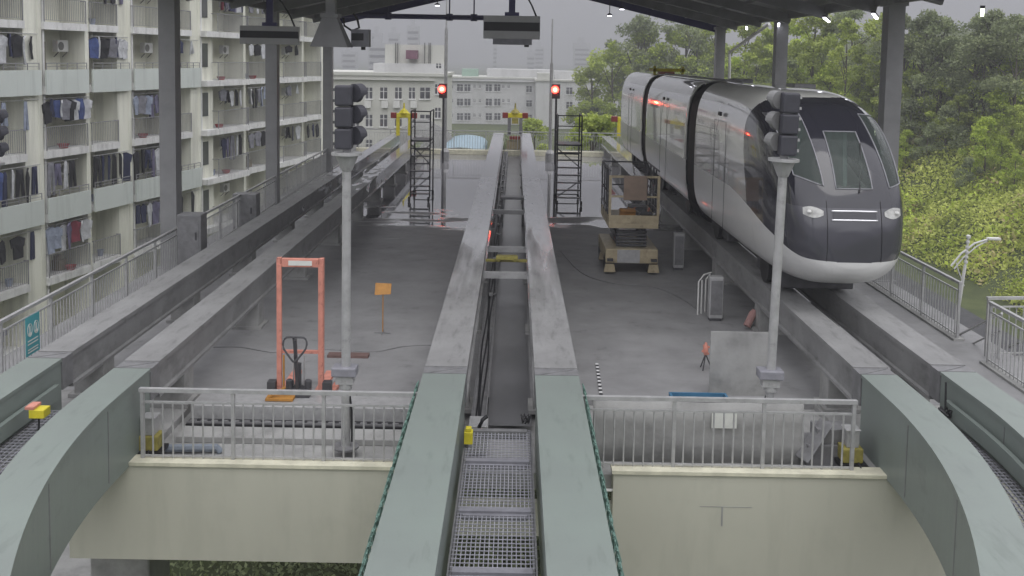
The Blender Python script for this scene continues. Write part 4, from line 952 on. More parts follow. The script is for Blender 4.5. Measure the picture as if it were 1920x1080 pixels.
# ------------------------------------------------------------------ signals
def signal(x, y, label, side, yaw, tilt=0, z=FL):
    t = thing('signal_post', label, 'signal', (x, y, z), 0, 'three-lamp signals on grey posts'); t.rotation_euler = (0, tilt, 0)
    MB().lathe((0, 0, 0), [(.075, 0), (.075, 4.28)], 18).build('pole', 'galv', t, smooth=False).data.polygons.foreach_set('use_smooth', [True]*19+[False]*0) if False else MB().lathe((0, 0, 0), [(.07, 0), (.066, 4.3)], 18).build('pole', 'galv', t)
    MB().lathe((0, 0, 0), [(.2, 0), (.2, .03)], 16).build('base_flange', 'galvd', t)
    jb = MB().box(-.20, .17, -.14, .12, 1.12, 1.26).build('junction_box', 'lilac', t, bevel=.02)
    m = MB(); m.box(-.14, .12, -.1, .09, 1.0, 1.115); m.lathe((0, 0, 0), [(.1, .92), (.1, 1.0)], 14); m.build('clamp', 'galv', jb)
    m = MB(); m.lathe((0, 0, 0), [(.08, 4.2), (.17, 4.42), (.23, 4.43), (.23, 4.47), (.08, 4.471)], 4 if False else 16); m.build('top_flange', 'galv', t)
    m = MB(); m.box(-.05, .05, -.05, .05, 4.47, 4.52); m.build('bracket', 'galvd', t)
    for k in range(3):
        z0 = 4.52+k*.315; cx = -side*.04
        h = MB().box(cx-.125, cx+.125, -.12, .10, z0, z0+.305).build('lamp_housing', 'signal', t, bevel=.03)
        m = MB(); 
        for q in (.08, .24): m.box(cx-side*.15, cx-side*.12, -.10, -.05, z0+q-.02, z0+q+.02)
        m.build('hinge', 'dark' if side > 0 else 'galv', h)
        # round hood with background disc, aimed away from the camera and to one side
        ax = Vector((side*math.sin(yaw), math.cos(yaw), 0)); u = Vector((ax.y, -ax.x, 0)); c0 = Vector((cx+side*.13, .06, z0+.19))
        hd = MB(); n = 20; fsx = []
        for (rr, dd) in ((.135, 0), (.14, .15)):
            for i in range(n): a = 2*PI*i/n; hd.v.append(tuple(c0+ax*(dd*(1 if math.sin(a) > -.3 else .45))+u*(rr*math.cos(a))+Vector((0, 0, rr*math.sin(a)))))
        for i in range(n): hd.f.append((i, (i+1) % n, (i+1) % n+n, i+n)); hd.m.append(0)
        hd.f.append(tuple(range(n))); hd.m.append(0)
        o = hd.build('visor', 'visor' if side < 0 else 'signal', h, smooth=False)
        sd_ = o.modifiers.new('s', 'SOLIDIFY'); sd_.thickness = .012
    m = MB(); m.tube([(.03*side, .0, 1.0), (.09*side, -.03, .6), (.1*side, -.02, .1)], .018, 6); m.build('cable', 'black', t)
    return t
signal(-2.46, 14.05, 'left grey signal post with three stacked dark lamps, beside the pallet stacker', 1, R(30))
signal(3.93, 14.25, 'right grey signal post with three stacked lamps, in front of the train nose', -1, R(24), R(1.2))
signal(-9.86, 18, 'signal cut off at the left edge, only its dark round hoods showing', 1, R(30), 0, FL-.72)
# ------------------------------------------------------------------ far signals, masts, buffers, ladders
def far_signal(px, py, Y, mast_px, mast_top, lab):
    x, z = V(px, py, Y); H = z-FL
    t = thing('red_signal', 'lit red signal lamp on a thin post ' + lab, 'signal', (x, Y, FL), 0, 'lit red signals at the far end')
    m = MB(); m.tube([(.1, .1, 0), (.1, .1, H+.1)], .06, 8); m.build('post', 'dark', t)
    MB().box(-.14, .3, -.05, .2, H-.5, H+.3).build('housing', 'dark', t)
    l_ = MB().lathe((0, 0, 0), [(.04, 0)], 4)
    q = MB(); q.prism([(.2*math.cos(i*PI/8)+.02, H+.2*math.sin(i*PI/8)) for i in range(16)], -.12, -.06); lp = q.build('lamp', 'lampred', t)
    q = MB(); q.prism([(.09*math.cos(i*PI/8)+.02, H+.09*math.sin(i*PI/8)) for i in range(16)], -.14, -.121); q.build('lamp_core', 'lampcore', lp)
    xm, zt = V(mast_px, mast_top, Y+1.4)
    m = MB(); m.tube([(0, 0, 0), (0, 0, zt-FL-2.5)], .09, 8); m.tube([(0, 0, zt-FL-2.5), (0, 0, zt-FL)], .04, 6); m.lathe((0, 0, 0), [(.25, 0), (.25, .5), (.13, .7)], 10); m.box(-.07, .07, -.07, .07, zt-FL-2.7, zt-FL-2.45)
    m2 = thing('lightning_mast', 'tall thin grey mast ' + lab.replace('beside', 'behind the red signal, beside'), 'mast', (xm, Y+1.4, FL), 0, 'tall thin masts at the far end'); m.build('pole', 'galv', m2)
far_signal(828, 167, 53, 838, -30, 'beside the left rolling ladder')
far_signal(1040, 168, 53, 1036, 36, 'beside the right rolling ladder')
def buffer(px0, px1, py, Y, lab, full=True, ztop=0):
    x0, z = V(px0, py, Y); x1, _ = V(px1, py, Y); cx = (x0+x1)/2; W = (x1-x0)/2; h = z-FL
    t = thing('buffer_stop', lab, 'buffer', (cx, Y, FL), 0, 'buffer stops at the far end of the tracks')
    MB().box(-W*.56, W*.56, -.12, .12, h-.14, h+.14).build('beam', 'yellow', t, bevel=.02)
    for s in (-1, 1):
        MB().box(s*W*.565, s*W, -.14, .14, h-.17, h+.17).build('red_block', 'red', t, bevel=.02)
        MB().box(s*W*.45-.1, s*W*.45+.1, -.1, .1, 1.15, h-.143).build('post', 'yellow' if full else 'galvd', t)
    m = MB(); m.lathe((0, 0, 0), [(.32, h+.141), (.2, h+.3), (.06, h+.42), (.04, h+.75)], 4); m.box(-.2, .2, -.2, -.13, h-.5, h-.15) if not full else None
    m.build('centre_cap', 'yellow' if full else 'olive', t)
    if not full:
        MB().box(-W*.5, W*.5, -.1, .1, 1.25, 1.32).build('lower_bar', 'galv', t); MB().box(-.35, .35, -.12, .12, .9, 1.1).build('red_plate', 'red', t)
        MB().box(-.5, .5, -.02, .02, .1, .85).build('yellow_panel', 'sand', t)
    return t
buffer(733, 782, 216, 57.2, 'yellow buffer stop with dark red ends on the left track')
buffer(942, 990, 216, 58.6, 'dark buffer stop with red ends and pointed cap on the middle track', False)
buffer(1146, 1200, 223, 58.8, 'yellow buffer stop mostly hidden behind the tail of the train')
def ladder(px, py, Y, px1, lab, flip):
    xa, zt = V(px, py, Y); xb, _ = V(px1, py, Y); cx = (xa+xb)/2; W = (xb-xa)/2; H = zt-FL
    t = thing('rolling_ladder', lab, 'ladder', (cx, Y-.2, FL), 0, 'black rolling access ladders')
    D = 1.5; pf = H*.66
    for x in (-W, W):
        q = MB(); q.tube([(x, 0, .15), (x, 0, H)], .03, 6); q.tube([(x, D, .15), (x, D, H)], .03, 6); q.tube([(x, 0, H), (x, D, H)], .03, 6); q.tube([(x, 0, pf+.55), (x, D, pf+.55)], .025, 6)
        q.tube([(x, -.55, .15), (x, 0, .15)], .03, 6); q.tube([(x, 0, pf*.5), (x, D, pf*.5)], .02, 6)
        q.build('side_frame', 'dark', t)
    q = MB()
    for i in range(1, 8): z = i*pf/8; q.box(-W, W, -.02-.45*(1-i/8), .22-.45*(1-i/8), z, z+.04)
    q.build('steps', 'dark', t)
    MB().box(-W, W, 0, D, pf, pf+.06).build('platform', 'dark', t)
    for p_, q_ in (((-W, 0, pf-.1), (W, 0, pf*.62)), ((-W, 0, pf*.12), (W, 0, pf*.42))): MB().bar(p_, q_, .04).build('brace', 'dark', t)
    for y_, z_, r_ in ((0, H, .025), (0, pf+.8, .022), (D, .2, .025), (D, pf*.8, .025)): MB().tube([(-W, y_, z_), (W, y_, z_)], r_, 6).build('cross_tube', 'dark', t)
    if flip: MB().bar((-W, D, pf*.62), (W, D, pf-.1), .03).build('brace', 'dark', t)
    for x in (-W, W):
        for y in (-.5, D):
            w_ = MB(); w_.v = [(x-.04, y+.11*math.cos(a*PI/6), .112+.11*math.sin(a*PI/6)) for a in range(12)]+[(x+.04, y+.11*math.cos(a*PI/6), .112+.11*math.sin(a*PI/6)) for a in range(12)]
            w_.f = [tuple(range(12)), tuple(range(23, 11, -1))]+[(i, (i+1) % 12, (i+1) % 12+12, i+12) for i in range(12)]; w_.m = [0]*14; w_.build('caster', 'black', t)
ladder(772, 208, 39.2, 808, 'left black rolling ladder in the wet area beside the left track', True)
ladder(1046, 216, 38.8, 1091, 'right black rolling ladder standing in the wet area right of the middle track', False)
# ------------------------------------------------------------------ street lamp and cabinets outside
lx, ly = 21.4, 45.0
t = thing('street_lamp', 'white street lamp with a curved arm beyond the right railing', 'street lamp', (lx, ly, GZ))
zt = V(1845, 447, ly)[1]-GZ
m = MB(); m.tube([(-.35, 0, 0), (.12, 0, zt-1.3)], .10, 10, r2=.07); m.tube([(.12, 0, zt-1.3), (.2, 0, zt)], .05, 8)
for i in range(5): m.lathe((.14+.012*i, 0, zt-1.2+i*.24), [(.09, 0), (.09, .1)], 10)
m.lathe((.2, 0, zt), [(.1, 0), (.1, .12), (.04, .16)], 10); m.build('pole', 'white', t)
m = MB(); m.tube([(-.55, 0, zt-1.35), (-.1, 0, zt-.75), (.5, 0, zt-.25), (1.1, 0, zt-.05), (1.5, 0, zt)], .05, 8); m.tube([(-.4, 0, zt-1.5), (.0, 0, zt-.95), (.6, 0, zt-.4), (1.1, 0, zt-.12)], .035, 8); m.tube([(.12, 0, zt-2.3), (-.2, 0, zt-1.55), (-.3, 0, zt-1.2)], .03, 8)
m.build('arm', 'white', t)
MB().box(1.1, 1.7, -.13, .13, zt-.07, zt+.05).build('lamp_head', 'white', t, bevel=.03)
for i, (px, py0, py1, w_, Y, lb) in enumerate([(360, 400, 452, .62, 24.6, 'grey steel cabinet behind the left railing right of the nearest left column'), (462, 362, 400, .8, 32, 'low grey steel cabinet behind the left railing before the middle left column')]):
    x, z = V(px, py0, Y); _, z2 = V(px, py1, Y)
    t = thing('steel_cabinet', lb, 'cabinet', (x, Y, FL), 0, 'grey cabinets along the left edge')
    MB().box(-w_/2, w_/2, -.25, .25, .1, z-FL).build('housing', 'galvd', t, bevel=.02)
    MB().box(-w_*.4, w_*.4, -.262, -.252, .2, z-FL-.1).build('door', 'galvd', t); MB().box(-w_/2, w_/2, -.22, .22, 0, .098).build('plinth', 'dark', t)
    MB().box(w_*.26, w_*.32, -.285, -.264, z-FL-.65, z-FL-.45).build('handle', 'dark', t)
# ------------------------------------------------------------------ pallet stacker
sx, sy = -3.52, 15.75
t = thing('pallet_stacker', 'orange red hand pallet stacker with a tall mast behind the left railing', 'pallet stacker', (sx, sy, FL-.12))
H = 2.64; W = .355
for x in (-W, W):
    m = MB(); m.box(x-.036, x+.036, -.05, .05, .1, H); m.box(x-.03 if x < 0 else x-.05, x+.05 if x < 0 else x+.03, -.065, -.051, .3, H-.1); m.build('mast_rail', 'orange', t, bevel=.006)
m = MB(); m.box(-W+.046, W-.046, -.05, .04, H-.15, H-.01); m.build('top_beam', 'orange', t, bevel=.006)
MB().box(-.19, .2, -.062, -.052, H-.12, H-.04).build('name_plate', 'signw', t)
m = MB(); m.box(-W+.046, W-.046, -.03, .03, 1.02, 1.07); m.build('cross_bar', 'orange', t)
MB().box(-W+.045, W-.045, -.05, .05, .12, .26).build('base_beam', 'orange', t, bevel=.01)
m = MB(); pts = []
for i in range(25):
    a = -PI*.5+2*PI*i/24; r = .17; sa = math.sin(a); pts.append((r*1.15*math.cos(a)*(1 if sa > -.2 else 1+.75*(sa+.2)), -.42+.05*sa, 1.30+(.10*min(1, sa*1.6) if sa > 0 else .28*sa)))
m.tube(pts, .017, 8); m.build('steering_handle', 'dark', t)
m = MB(); m.bar((0, -.42, 1.38), (0, -.2, .35), .05, .06); m.tube([(-.02, -.43, 1.42), (.0, -.3, .95)], .02, 6); m.build('steering_arm', 'dark', t)
m = MB(); m.box(-.2, .2, -.26, -.08, .22, .50); m.lathe((0, -.16, 0), [(.05, .5), (.05, .9)], 12); 
for x in (-.14, .17): m.lathe((x, -.2, 0), [(.06, .5), (.06, .62), (.03, .64)], 12)
m.build('hydraulic_unit', 'dark', t)
m = MB()
for x in (-.09, .09): m.tube([(x, -.12, .5), (x, -.12, 1.02)], .012, 6)
m.build('chains', 'galv', t)
for x in (-.3, .3):
    f_ = MB().box(x-.08, x+.08, .06, 1.1, .30, .36).build('fork', 'orange', t); MB().box(x*1.45-.05, x*1.45+.05, -.1, .95, .1, .2).build('support_leg', 'orange', t)
for x in (-.46, .46):
    m = MB(); m.box(x-.07, x+.07, -.14, .02, .36, .56); m.build('guard_bracket', 'dark', t)
    w_ = MB(); w_.v = [(x-.04, -.12+.09*math.cos(a*PI/8), .09+.09*math.sin(a*PI/8)) for a in range(16)]+[(x+.04, -.12+.09*math.cos(a*PI/8), .09+.09*math.sin(a*PI/8)) for a in range(16)]
    w_.f = [tuple(range(16)), tuple(range(31, 15, -1))]+[(i, (i+1) % 16, (i+1) % 16+16, i+16) for i in range(16)]; w_.m = [0]*18; w_.build('wheel', 'black', t)
MB().box(-W+.07, -W+.1, -.06, -.04, .25, 1.0).build('yellow_strip', 'amber', t)
# ------------------------------------------------------------------ orange notice stand
x, y = G(717, 625); h = V(717, 533, y)[1]-FL
t = thing('notice_stand', 'small faded orange notice board on a thin stand on the deck', 'stand', (x, y, FL))
m = MB(); m.add([(-.17, -.01, h-.23), (.17, -.01, h-.21), (.17, .12, h-.01), (-.17, .12, h+.0), (-.17, .02, h-.24), (.17, .02, h-.22), (.17, .15, h-.02), (-.17, .15, h-.01)], [(0,1,2,3), (7,6,5,4), (0,4,5,1), (1,5,6,2), (2,6,7,3), (3,7,4,0)]); m.build('board', 'amber', t)
m = MB(); m.tube([(0, .05, .02), (0, .05, h-.15)], .012, 6); m.build('rod', 'amber', t); m = MB(); m.tube([(-.17, 0, .015), (.17, 0, .015)], .012, 6); m.tube([(0, -.12, .015), (0, .2, .015)], .012, 6); m.build('base', 'galvd', t)
# ------------------------------------------------------------------ scissor lift
sx, sy = 3.28, 26.0
t = thing('scissor_lift', 'sand coloured scissor lift with clutter on its platform left of the train', 'scissor lift', (sx, sy, FL))
W = .72
m = MB(); m.box(-W, W, 0, 2.3, .32, .72); m.build('chassis', 'sand', t, bevel=.03)
MB().box(-.40, .22, -.014, -.001, .34, .70).build('front_cover', 'galv', t)
for x in (-.6, .6):
    MB().box(x-.08, x+.08, -.13, .05, .40, .46).build('tie_down', 'dark', t)
for x in (-.60, .60):
    for y in (.32, 1.95):
        w_ = MB(); w_.v = [(x-.12, y+.27*math.cos(a*PI/9), .27+.27*math.sin(a*PI/9)) for a in range(18)]+[(x+.12, y+.27*math.cos(a*PI/9), .27+.27*math.sin(a*PI/9)) for a in range(18)]
        w_.f = [tuple(range(18)), tuple(range(35, 17, -1))]+[(i, (i+1) % 18, (i+1) % 18+18, i+18) for i in range(18)]; w_.m = [0]*20
        wh = w_.build('wheel', 'black', t)
        h_ = MB(); h_.prism([(x+(.06 if x < 0 else -.06)+.0, .27)]*0 or [(x-.16, .08), (x+.16, .08), (x+.12, .3), (x-.12, .3)], y-.36, y-.29); h_.build('wheel_guard', 'sand', wh)
m = MB()
for k in range(5):
    z0 = .74+k*.095; s = 1 if k % 2 else -1
    for x in (-.38, .38): m.bar((x, .2, z0 if s > 0 else z0+.095), (x, 2.1, z0+.095 if s > 0 else z0), .06, .07)
    m.tube([(-.42, .2, z0+.05), (.42, .2, z0+.05)], .035, 8)
m.build('scissor_stack', 'dark', t)
pz = 1.30
m = MB(); m.box(-.66, .70, -.05, 2.35, pz, pz+.14); m.build('platform_floor', 'sand', t, bevel=.015)
m = MB(); m.box(-.66, .70, -.05, -.02, pz+.14, pz+.36); m.box(-.66, -.63, -.02, 2.35, pz+.14, pz+.3); m.box(.67, .70, -.02, 2.35, pz+.14, pz+.3); m.build('toe_board', 'sand', t)
m = MB(); zt = pz+1.45
for x in (-.64, .68): 
    m.box(x-.035, x+.035, -.05, .0, pz+.36, zt)
m.box(-.6, .64, -.045, -.01, zt-.06, zt); m.box(-.6, .64, -.045, -.01, pz+.85, pz+.9); m.build('front_rail', 'sand', t)
m = MB()
for x in (-.645, .685):
    for y in (.5, 1.0, 1.6, 2.3): m.tube([(x, y, pz+.1), (x, y, zt+.15)], .024, 6)
    for z in (pz+.5, pz+.9, zt+.13): m.tube([(x, 0, z), (x, 2.33, z)], .024, 6)
for z in (pz+.9, zt+.13): m.tube([(-.645, 2.3, z), (.685, 2.3, z)], .024, 6)
m.build('side_rail', 'dark', t)
MB().box(-.28, .36, -.10, -.05, pz+.78, zt+.0).build('document_box', mat('brown_box', (.27, .2, .15), .6), t, bevel=.02)
cr_ = [('cardboard_box', 'brown cardboard box on the scissor lift platform', 'box', 'amber', (-.1, .45, .42, .32)), ('plastic_sack', 'crumpled white sack on the scissor lift platform', 'sack', 'white', (-.38, .35, .25, .16)), ('cardboard_box', 'small dark box at the right of the scissor lift platform', 'box', 'dark', (.42, .4, .3, .24)), ('toolbox', 'grey toolbox at the back of the scissor lift platform', 'toolbox', 'galvd', (.25, 1.1, .5, .35))]
for nm, lb, ct, mt, (x, y, w_, h_) in cr_:
    m = MB(); zb0 = FL+pz+.142; rr = random.Random(len(lb))
    if nm == 'plastic_sack':
        m.lathe((sx+x, sy+y, zb0), [(w_*.5, 0), (w_*.62, h_*.4), (w_*.35, h_*.8), (w_*.1, h_)], 9); m.v = [(a+rr.uniform(-.03, .03), b_+rr.uniform(-.03, .03), c_) for a, b_, c_ in m.v]
    else:
        m.box(sx+x-w_/2, sx+x+w_/2, sy+y-.15, sy+y+.15, zb0, zb0+h_); m.box(sx+x-w_*.5, sx+x+w_*.5, sy+y-.30, sy+y-.152, zb0+h_*.9, zb0+h_*.94)
    tag(m.build(nm, mt), lb, ct)
rr = random.Random(5)
for i in range(10):
    a = rr.uniform(0, 6.28); x = sx+rr.uniform(-.5, .55); y = sy+rr.uniform(.12, .9); L_ = rr.uniform(.12, .25)
    m = MB(); zb0 = FL+pz+.15+.03; m.tube([(x-L_*math.cos(a), y-.4*L_*math.sin(a), zb0), (x+L_*math.cos(a), y+.4*L_*math.sin(a), zb0+rr.uniform(.02, .3))], rr.uniform(.02, .035), 7)
    tag(m.build('pipe_offcut', ['galv', 'orange', 'white', 'dark', 'amber'][i % 5]), 'short %s pipe offcut lying loose on the scissor lift platform' % ['grey', 'orange', 'white', 'dark', 'brown'][i % 5], 'pipe', 'offcuts on the scissor lift')
# ------------------------------------------------------------------ cabinets and frame by the right track
for (px, py, Y, w_, h_, lb) in [(1271, 505, 26.8, .30, 1.05, 'slim grey post cabinet right of the scissor lift'), (1340, 600, 21.4, .32, 1.02, 'slim grey post cabinet beside the white frame under the train')]:
    x, y = G(px, py)
    t = thing('post_cabinet', lb, 'cabinet', (x, y, FL), 0, 'slim cabinets along the right track')
    MB().box(-w_/2, w_/2, -.12, .12, .06, h_).build('housing', 'galv', t, bevel=.025); MB().box(-w_/2+.03, w_/2-.03, -.10, .10, 0, .058).build('foot', 'dark', t)
    MB().box(-w_/2+.03, w_/2-.03, -.127, -.121, .15, h_-.08).build('door', 'galvd', t)
x, y = G(1308, 590)
m = MB()
for dx in (0, .24): m.tube([(x+dx*.9, y+dx, FL), (x+dx*.9, y+dx, FL+.78), (x+dx*.9+.12, y+dx, FL+.95)], .018, 6)
m.tube([(x+.12, y, FL+.95), (x+.34, y+.24, FL+.95)], .018, 6); m.tube([(x+.1, y+.1, FL), (x+.1, y+.1, FL+.8)], .02, 6)
tag(m.build('bent_pipe_frame', 'white'), 'small white bent pipe frame left of the slim cabinet', 'frame')
# board, tray, tripod, roll, staff, cones
bx0, z1 = V(1331, 618, 16.7); bx1, _ = V(1452, 618, 16.7)
t = thing('sheet_board', 'large plain grey board standing upright left of the right signal post', 'board', ((bx0+bx1)/2, 16.6, FL))
o = MB().box(-(bx1-bx0)/2, (bx1-bx0)/2, -.012, .012, .0, z1-FL).build('panel', 'conc', t); 
MB().bar((0, .02, .9), (0, .5, .02), .04).build('prop', 'galvd', t)
x, y = G(1298, 740, FL-.1)
t = thing('plastic_tray', 'blue plastic tray on the deck behind the right railing', 'tray', (x, 16.1, FL-.12))
MB().box(-.46, .46, -.3, .3, .0, .02).build('tray_floor', 'bluep', t)
m = MB(); m.box(-.5, .5, -.34, -.302, 0, .22); m.box(-.5, .5, .302, .34, 0, .22); m.box(-.5, -.462, -.302, .302, 0, .22); m.box(.462, .5, -.302, .302, 0, .22); m.build('rim', 'bluep', t)
x, y = G(1322, 692)
t = thing('folding_tripod', 'small red folding tripod left of the grey board', 'tripod', (x, y, FL))
for a in (0, 2.1, 4.2): MB().tube([(0, 0, .30), (.13*math.cos(a), .13*math.sin(a), 0)], .013, 6).build('leg', 'dark', t)
m = MB(); m.lathe((0, 0, 0), [(.03, .28), (.05, .34), (.05, .42), (.02, .52)], 10); m.bar((-.07, 0, .36), (.06, 0, .30), .04); m.bar((-.05, 0, .46), (.07, 0, .43), .035); m.build('head', 'orange', t)
x, y = G(1403, 616)
m = MB(); m.tube([(x-.06, y-.1, FL+.08), (x+.10, y, FL+.36)], .085, 12); m.tube([(x+.10, y, FL+.36), (x+.13, y+.02, FL+.41)], .06, 10)
tag(m.build('cloth_roll', mat('pinkish_roll', (.38, .22, .2), .8)), 'pinkish roll leaning at the pier under the train', 'roll')
a = G(1119, 682, FL); b_ = G(1127, 742, FL)
M['check'] = mat('staff_white', (.7, .7, .7), .6)
m = MB(); m.box(-.028, .028, 0, a[1]-b_[1], 0, .012)
for i in range(0, 9): L_ = (a[1]-b_[1])/9; m.box(-.03, .03, i*L_, i*L_+L_*.45, .0125, .016, 1)
o = m.build('measuring_staff', ['check', 'black'], loc=(b_[0], b_[1], FL+.002)); o.rotation_euler = (0, 0, math.atan2(b_[0]-a[0], a[1]-b_[1])); tag(o, 'black and white chequered measuring staff lying right of the middle track', 'staff')
# grey covered frame behind the right railing, notice sheet
t = thing('grey_screen', 'large plain grey screen panel standing behind the right railing', 'screen', (2.85, 14.0, FL-.12))
m = MB(); n = 60
for i in range(n+1):
    x = -1.6+3.15*i/n; y = .008*math.sin(i*.35)
    for zq in (0, .3, .62, .93): m.v.append((x, y+.006*math.sin(zq*5+i*.2), zq))
for i in range(n):
    for j in range(3): q = i*4+j; m.f.append((q, q+1, q+5, q+4)); m.m.append(0)
o = m.build('sheet', 'conc', t, smooth=True); sm_ = o.modifiers.new('s', 'SOLIDIFY'); sm_.thickness = .01
MB().box(-1.62, 1.57, .04, .10, .90, .96).build('top_bar', 'galvd', t)
x0, z1 = V(1336, 772, 13.9); x1, z0 = V(1382, 805, 13.9)
tag(MB().box(x0, x1, 13.93, 13.94, z0, z1).build('notice_sheet', 'signw'), 'white notice sheet hung on the grey screen behind the right railing', 'notice')
m = MB(); m.box(4.45, 5.15, 13.9, 14.4, FL-.12, FL+.22); m.box(4.6, 5.1, 13.95, 14.3, FL+.22, FL+.45); m.bar((4.35, 13.85, FL+.02), (4.75, 14.0, FL+.55), .3, .02)
tag(m.build('crate_pile', 'galvd', bevel=.01), 'pale grey folded boxes piled behind the right end of the right railing', 'boxes')
# steel boxes behind the left railing
t = thing('equipment_trough', 'long grey steel trough with dark slots behind the left railing', 'trough', (-3.3, 14.95, FL-.12))
MB().box(-1.85, 1.9, .15, .75, 0, .34).build('upper_box', 'galv', t, bevel=.01)
MB().box(-1.85, 1.9, -.1, .14, 0, .12).build('dark_slot', 'black', t)
m = MB(); m.box(-1.85, 1.9, -.065, -.045, .121, .15)
for i in range(22): x = -1.8+i*.17; m.box(x, x+.1, -.05, .0, .121, .16)
m.build('toothed_strip', 'galvd', t)
MB().box(-1.85, 1.9, -.55, -.11, 0, .10).build('lower_plate', 'conc', t, bevel=.01)
m = MB(); m.tube([(-5.2, 14.0, FL-.04), (-4.4, 14.05, FL-.04), (-4.35, 14.05, FL-.11)], .06, 8); tag(m.build('blue_pipe', mat('dull_blue', (.20, .23, .27), .5)), 'dull grey blue pipe behind the left end of the left railing', 'pipe')
m = MB(); m.box(-4.0, -3.55, 15.3, 15.5, FL+.23, FL+.27); m.bar((-3.95, 15.35, FL+.27), (-3.7, 15.45, FL+.42), .03); tag(m.build('yellow_offcut', 'amber'), 'small yellowish strip left of the pallet stacker base', 'strip')
# floor cables
def cable(pts, r, lb, mt='galvd'):
    P_ = []
    for i in range(len(pts)-1):
        p0 = Vector(pts[max(i-1, 0)]); p1 = Vector(pts[i]); p2 = Vector(pts[i+1]); p3 = Vector(pts[min(i+2, len(pts)-1)])
        for q in range(6): f = q/6; P_.append(.5*((2*p1)+(p2-p0)*f+(2*p0-5*p1+4*p2-p3)*f*f+(3*p1-p0-3*p2+p3)*f**3))
    P_.append(Vector(pts[-1])); tag(MB().tube([(p[0], p[1], FL+r+.002) for p in P_], r, 5).build('floor_cable', mt), lb, 'cable')
cable([(*G(a, b_), 0) for a, b_ in ((1050, 470), (1090, 512), (1150, 532), (1220, 538), (1270, 556), (1306, 580))], .009, 'dark cable curving across the deck in front of the scissor lift')
cable([(*G(a, b_), 0) for a, b_ in ((400, 652), (450, 652), (520, 662), (610, 656), (700, 660), (760, 650), (812, 648))], .009, 'dark cable running across the deck behind the pallet stacker')
x0, y0 = G(615, 668); x1, _ = G(692, 668)
tag(MB().box(x0, x1, y0-.1, y0+.12, FL+.001, FL+.05).build('timber_plank', mat('brown_plank', (.16, .10, .09), .8)), 'dull brown plank on the deck left of the left signal post', 'plank')
#@@VEG
# ------------------------------------------------------------------ vegetation
def leaf(m, p, s, rnd, up=.3):
    n = Vector((rnd.gauss(0, 1), rnd.gauss(0, 1), rnd.gauss(0, 1)+up)).normalized(); u = n.orthogonal().normalized(); v = n.cross(u)
    a = rnd.uniform(0, 6.28); u2 = u*math.cos(a)+v*math.sin(a); v2 = n.cross(u2); s2 = s*rnd.uniform(.45, .75)
    o = len(m.v); p = Vector(p)
    m.v += [tuple(p-u2*s), tuple(p-v2*s2*.8+u2*s*.1), tuple(p+u2*s), tuple(p+v2*s2+u2*s*.1)]; m.f.append((o, o+1, o+2, o+3)); m.m.append(0)
def make_tree(seed, H, W, mt, nl=5200, ls=.19, low=.22, col=0):
    rnd = random.Random(seed); c = MB(); clumps = []
    nc = 34
    for i in range(nc):
        u = rnd.random(); z = H*(low+(1-low)*u**.9); prof_ = math.sin(PI*min(1, (.12+.88*u)**(.8 if not col else 1.1)))**.6
        r = W*prof_*rnd.uniform(.25, 1); a = rnd.uniform(0, 6.28); clumps.append((r*math.cos(a), r*math.sin(a), z, W*rnd.uniform(.20, .42)*(1-.3*u)))
    clumps.append((0, 0, H*.93, W*.22))
    for i in range(nl):
        x, y, z, r = clumps[i % len(clumps)]
        d = Vector((rnd.gauss(0, 1), rnd.gauss(0, 1), rnd.gauss(0, 1))).normalized()*r*rnd.uniform(.45, 1.12)
        leaf(c, (x+d.x, y+d.y, z+d.z*.72), ls*rnd.uniform(.6, 1.25), rnd, .6)
    t = bpy.data.objects.new('tree', None); COL.objects.link(t)
    tk = MB(); pts = [(0, 0, -.6), (.1, .05, H*.25), (-.05, .1, H*.5), (0, 0, H*.8)]; tk.tube(pts, W*.055, 7, r2=W*.015)
    for x, y, z, r in clumps[::4]: tk.tube([(0, 0, max(.1*H, z-.25*H)), (x*.5, y*.5, z-.1*H), (x, y, z)], W*.02, 5, r2=W*.006)
    tk.build('trunk', 'bark', t); c.build('crown', mt, t)
    return t
PT = [make_tree(1, 11, 3.6, 'leaf_a'), make_tree(2, 12, 3.4, 'leaf_b'), make_tree(3, 13, 4.0, 'leaf_c', 5200, .18), make_tree(4, 9, 3.2, 'leaf_a'), make_tree(5, 14, 3.0, 'leaf_a', 5200, .18, .15, 1), make_tree(6, 7, 2.6, 'leaf_b', 4200, .16, .08), make_tree(8, 6, 2.8, 'leaf_c', 4200, .16, .05)]
used = [False]*len(PT)
HT = [11, 12, 13, 9, 14, 7, 6]
KN = ['mid green leafy', 'bright lime green', 'dark greyish', 'round mid green', 'tall slender green', 'small lime green bushy', 'low dark bushy']
def tree_at(x, y, k, H, label, group, z=None, rz=None):
    z = hill_z(x, y)-.2 if z is None else z; s = H/HT[k]; rnd = rz if rz is not None else random.uniform(0, 6.28)
    if not used[k]: used[k] = True; o = PT[k]; o.location = (x, y, z); o.rotation_euler = (0, 0, rnd); o.scale = (s, s, s)
    else: o = copy_thing(PT[k], (x, y, z), rnd, scale=(s, s, s))
    o.name = 'tree'; tag(o, label, 'tree', group); return o
WL = 'trees on the hillside behind the train'
def tree_px(px, pytop, H, k, label=None, z=None, Y0=58):
    Y = Y0
    while Y < 150:
        x, zt = V(px, pytop, Y)
        if zt-hill_z(x, Y) <= H: break
        Y += 1
    H = min(max(H, zt-hill_z(x, Y)+.2), H*1.6)
    return tree_at(x, Y, k, H, label or KN[k]+' tree in the hillside wood behind the train', WL)
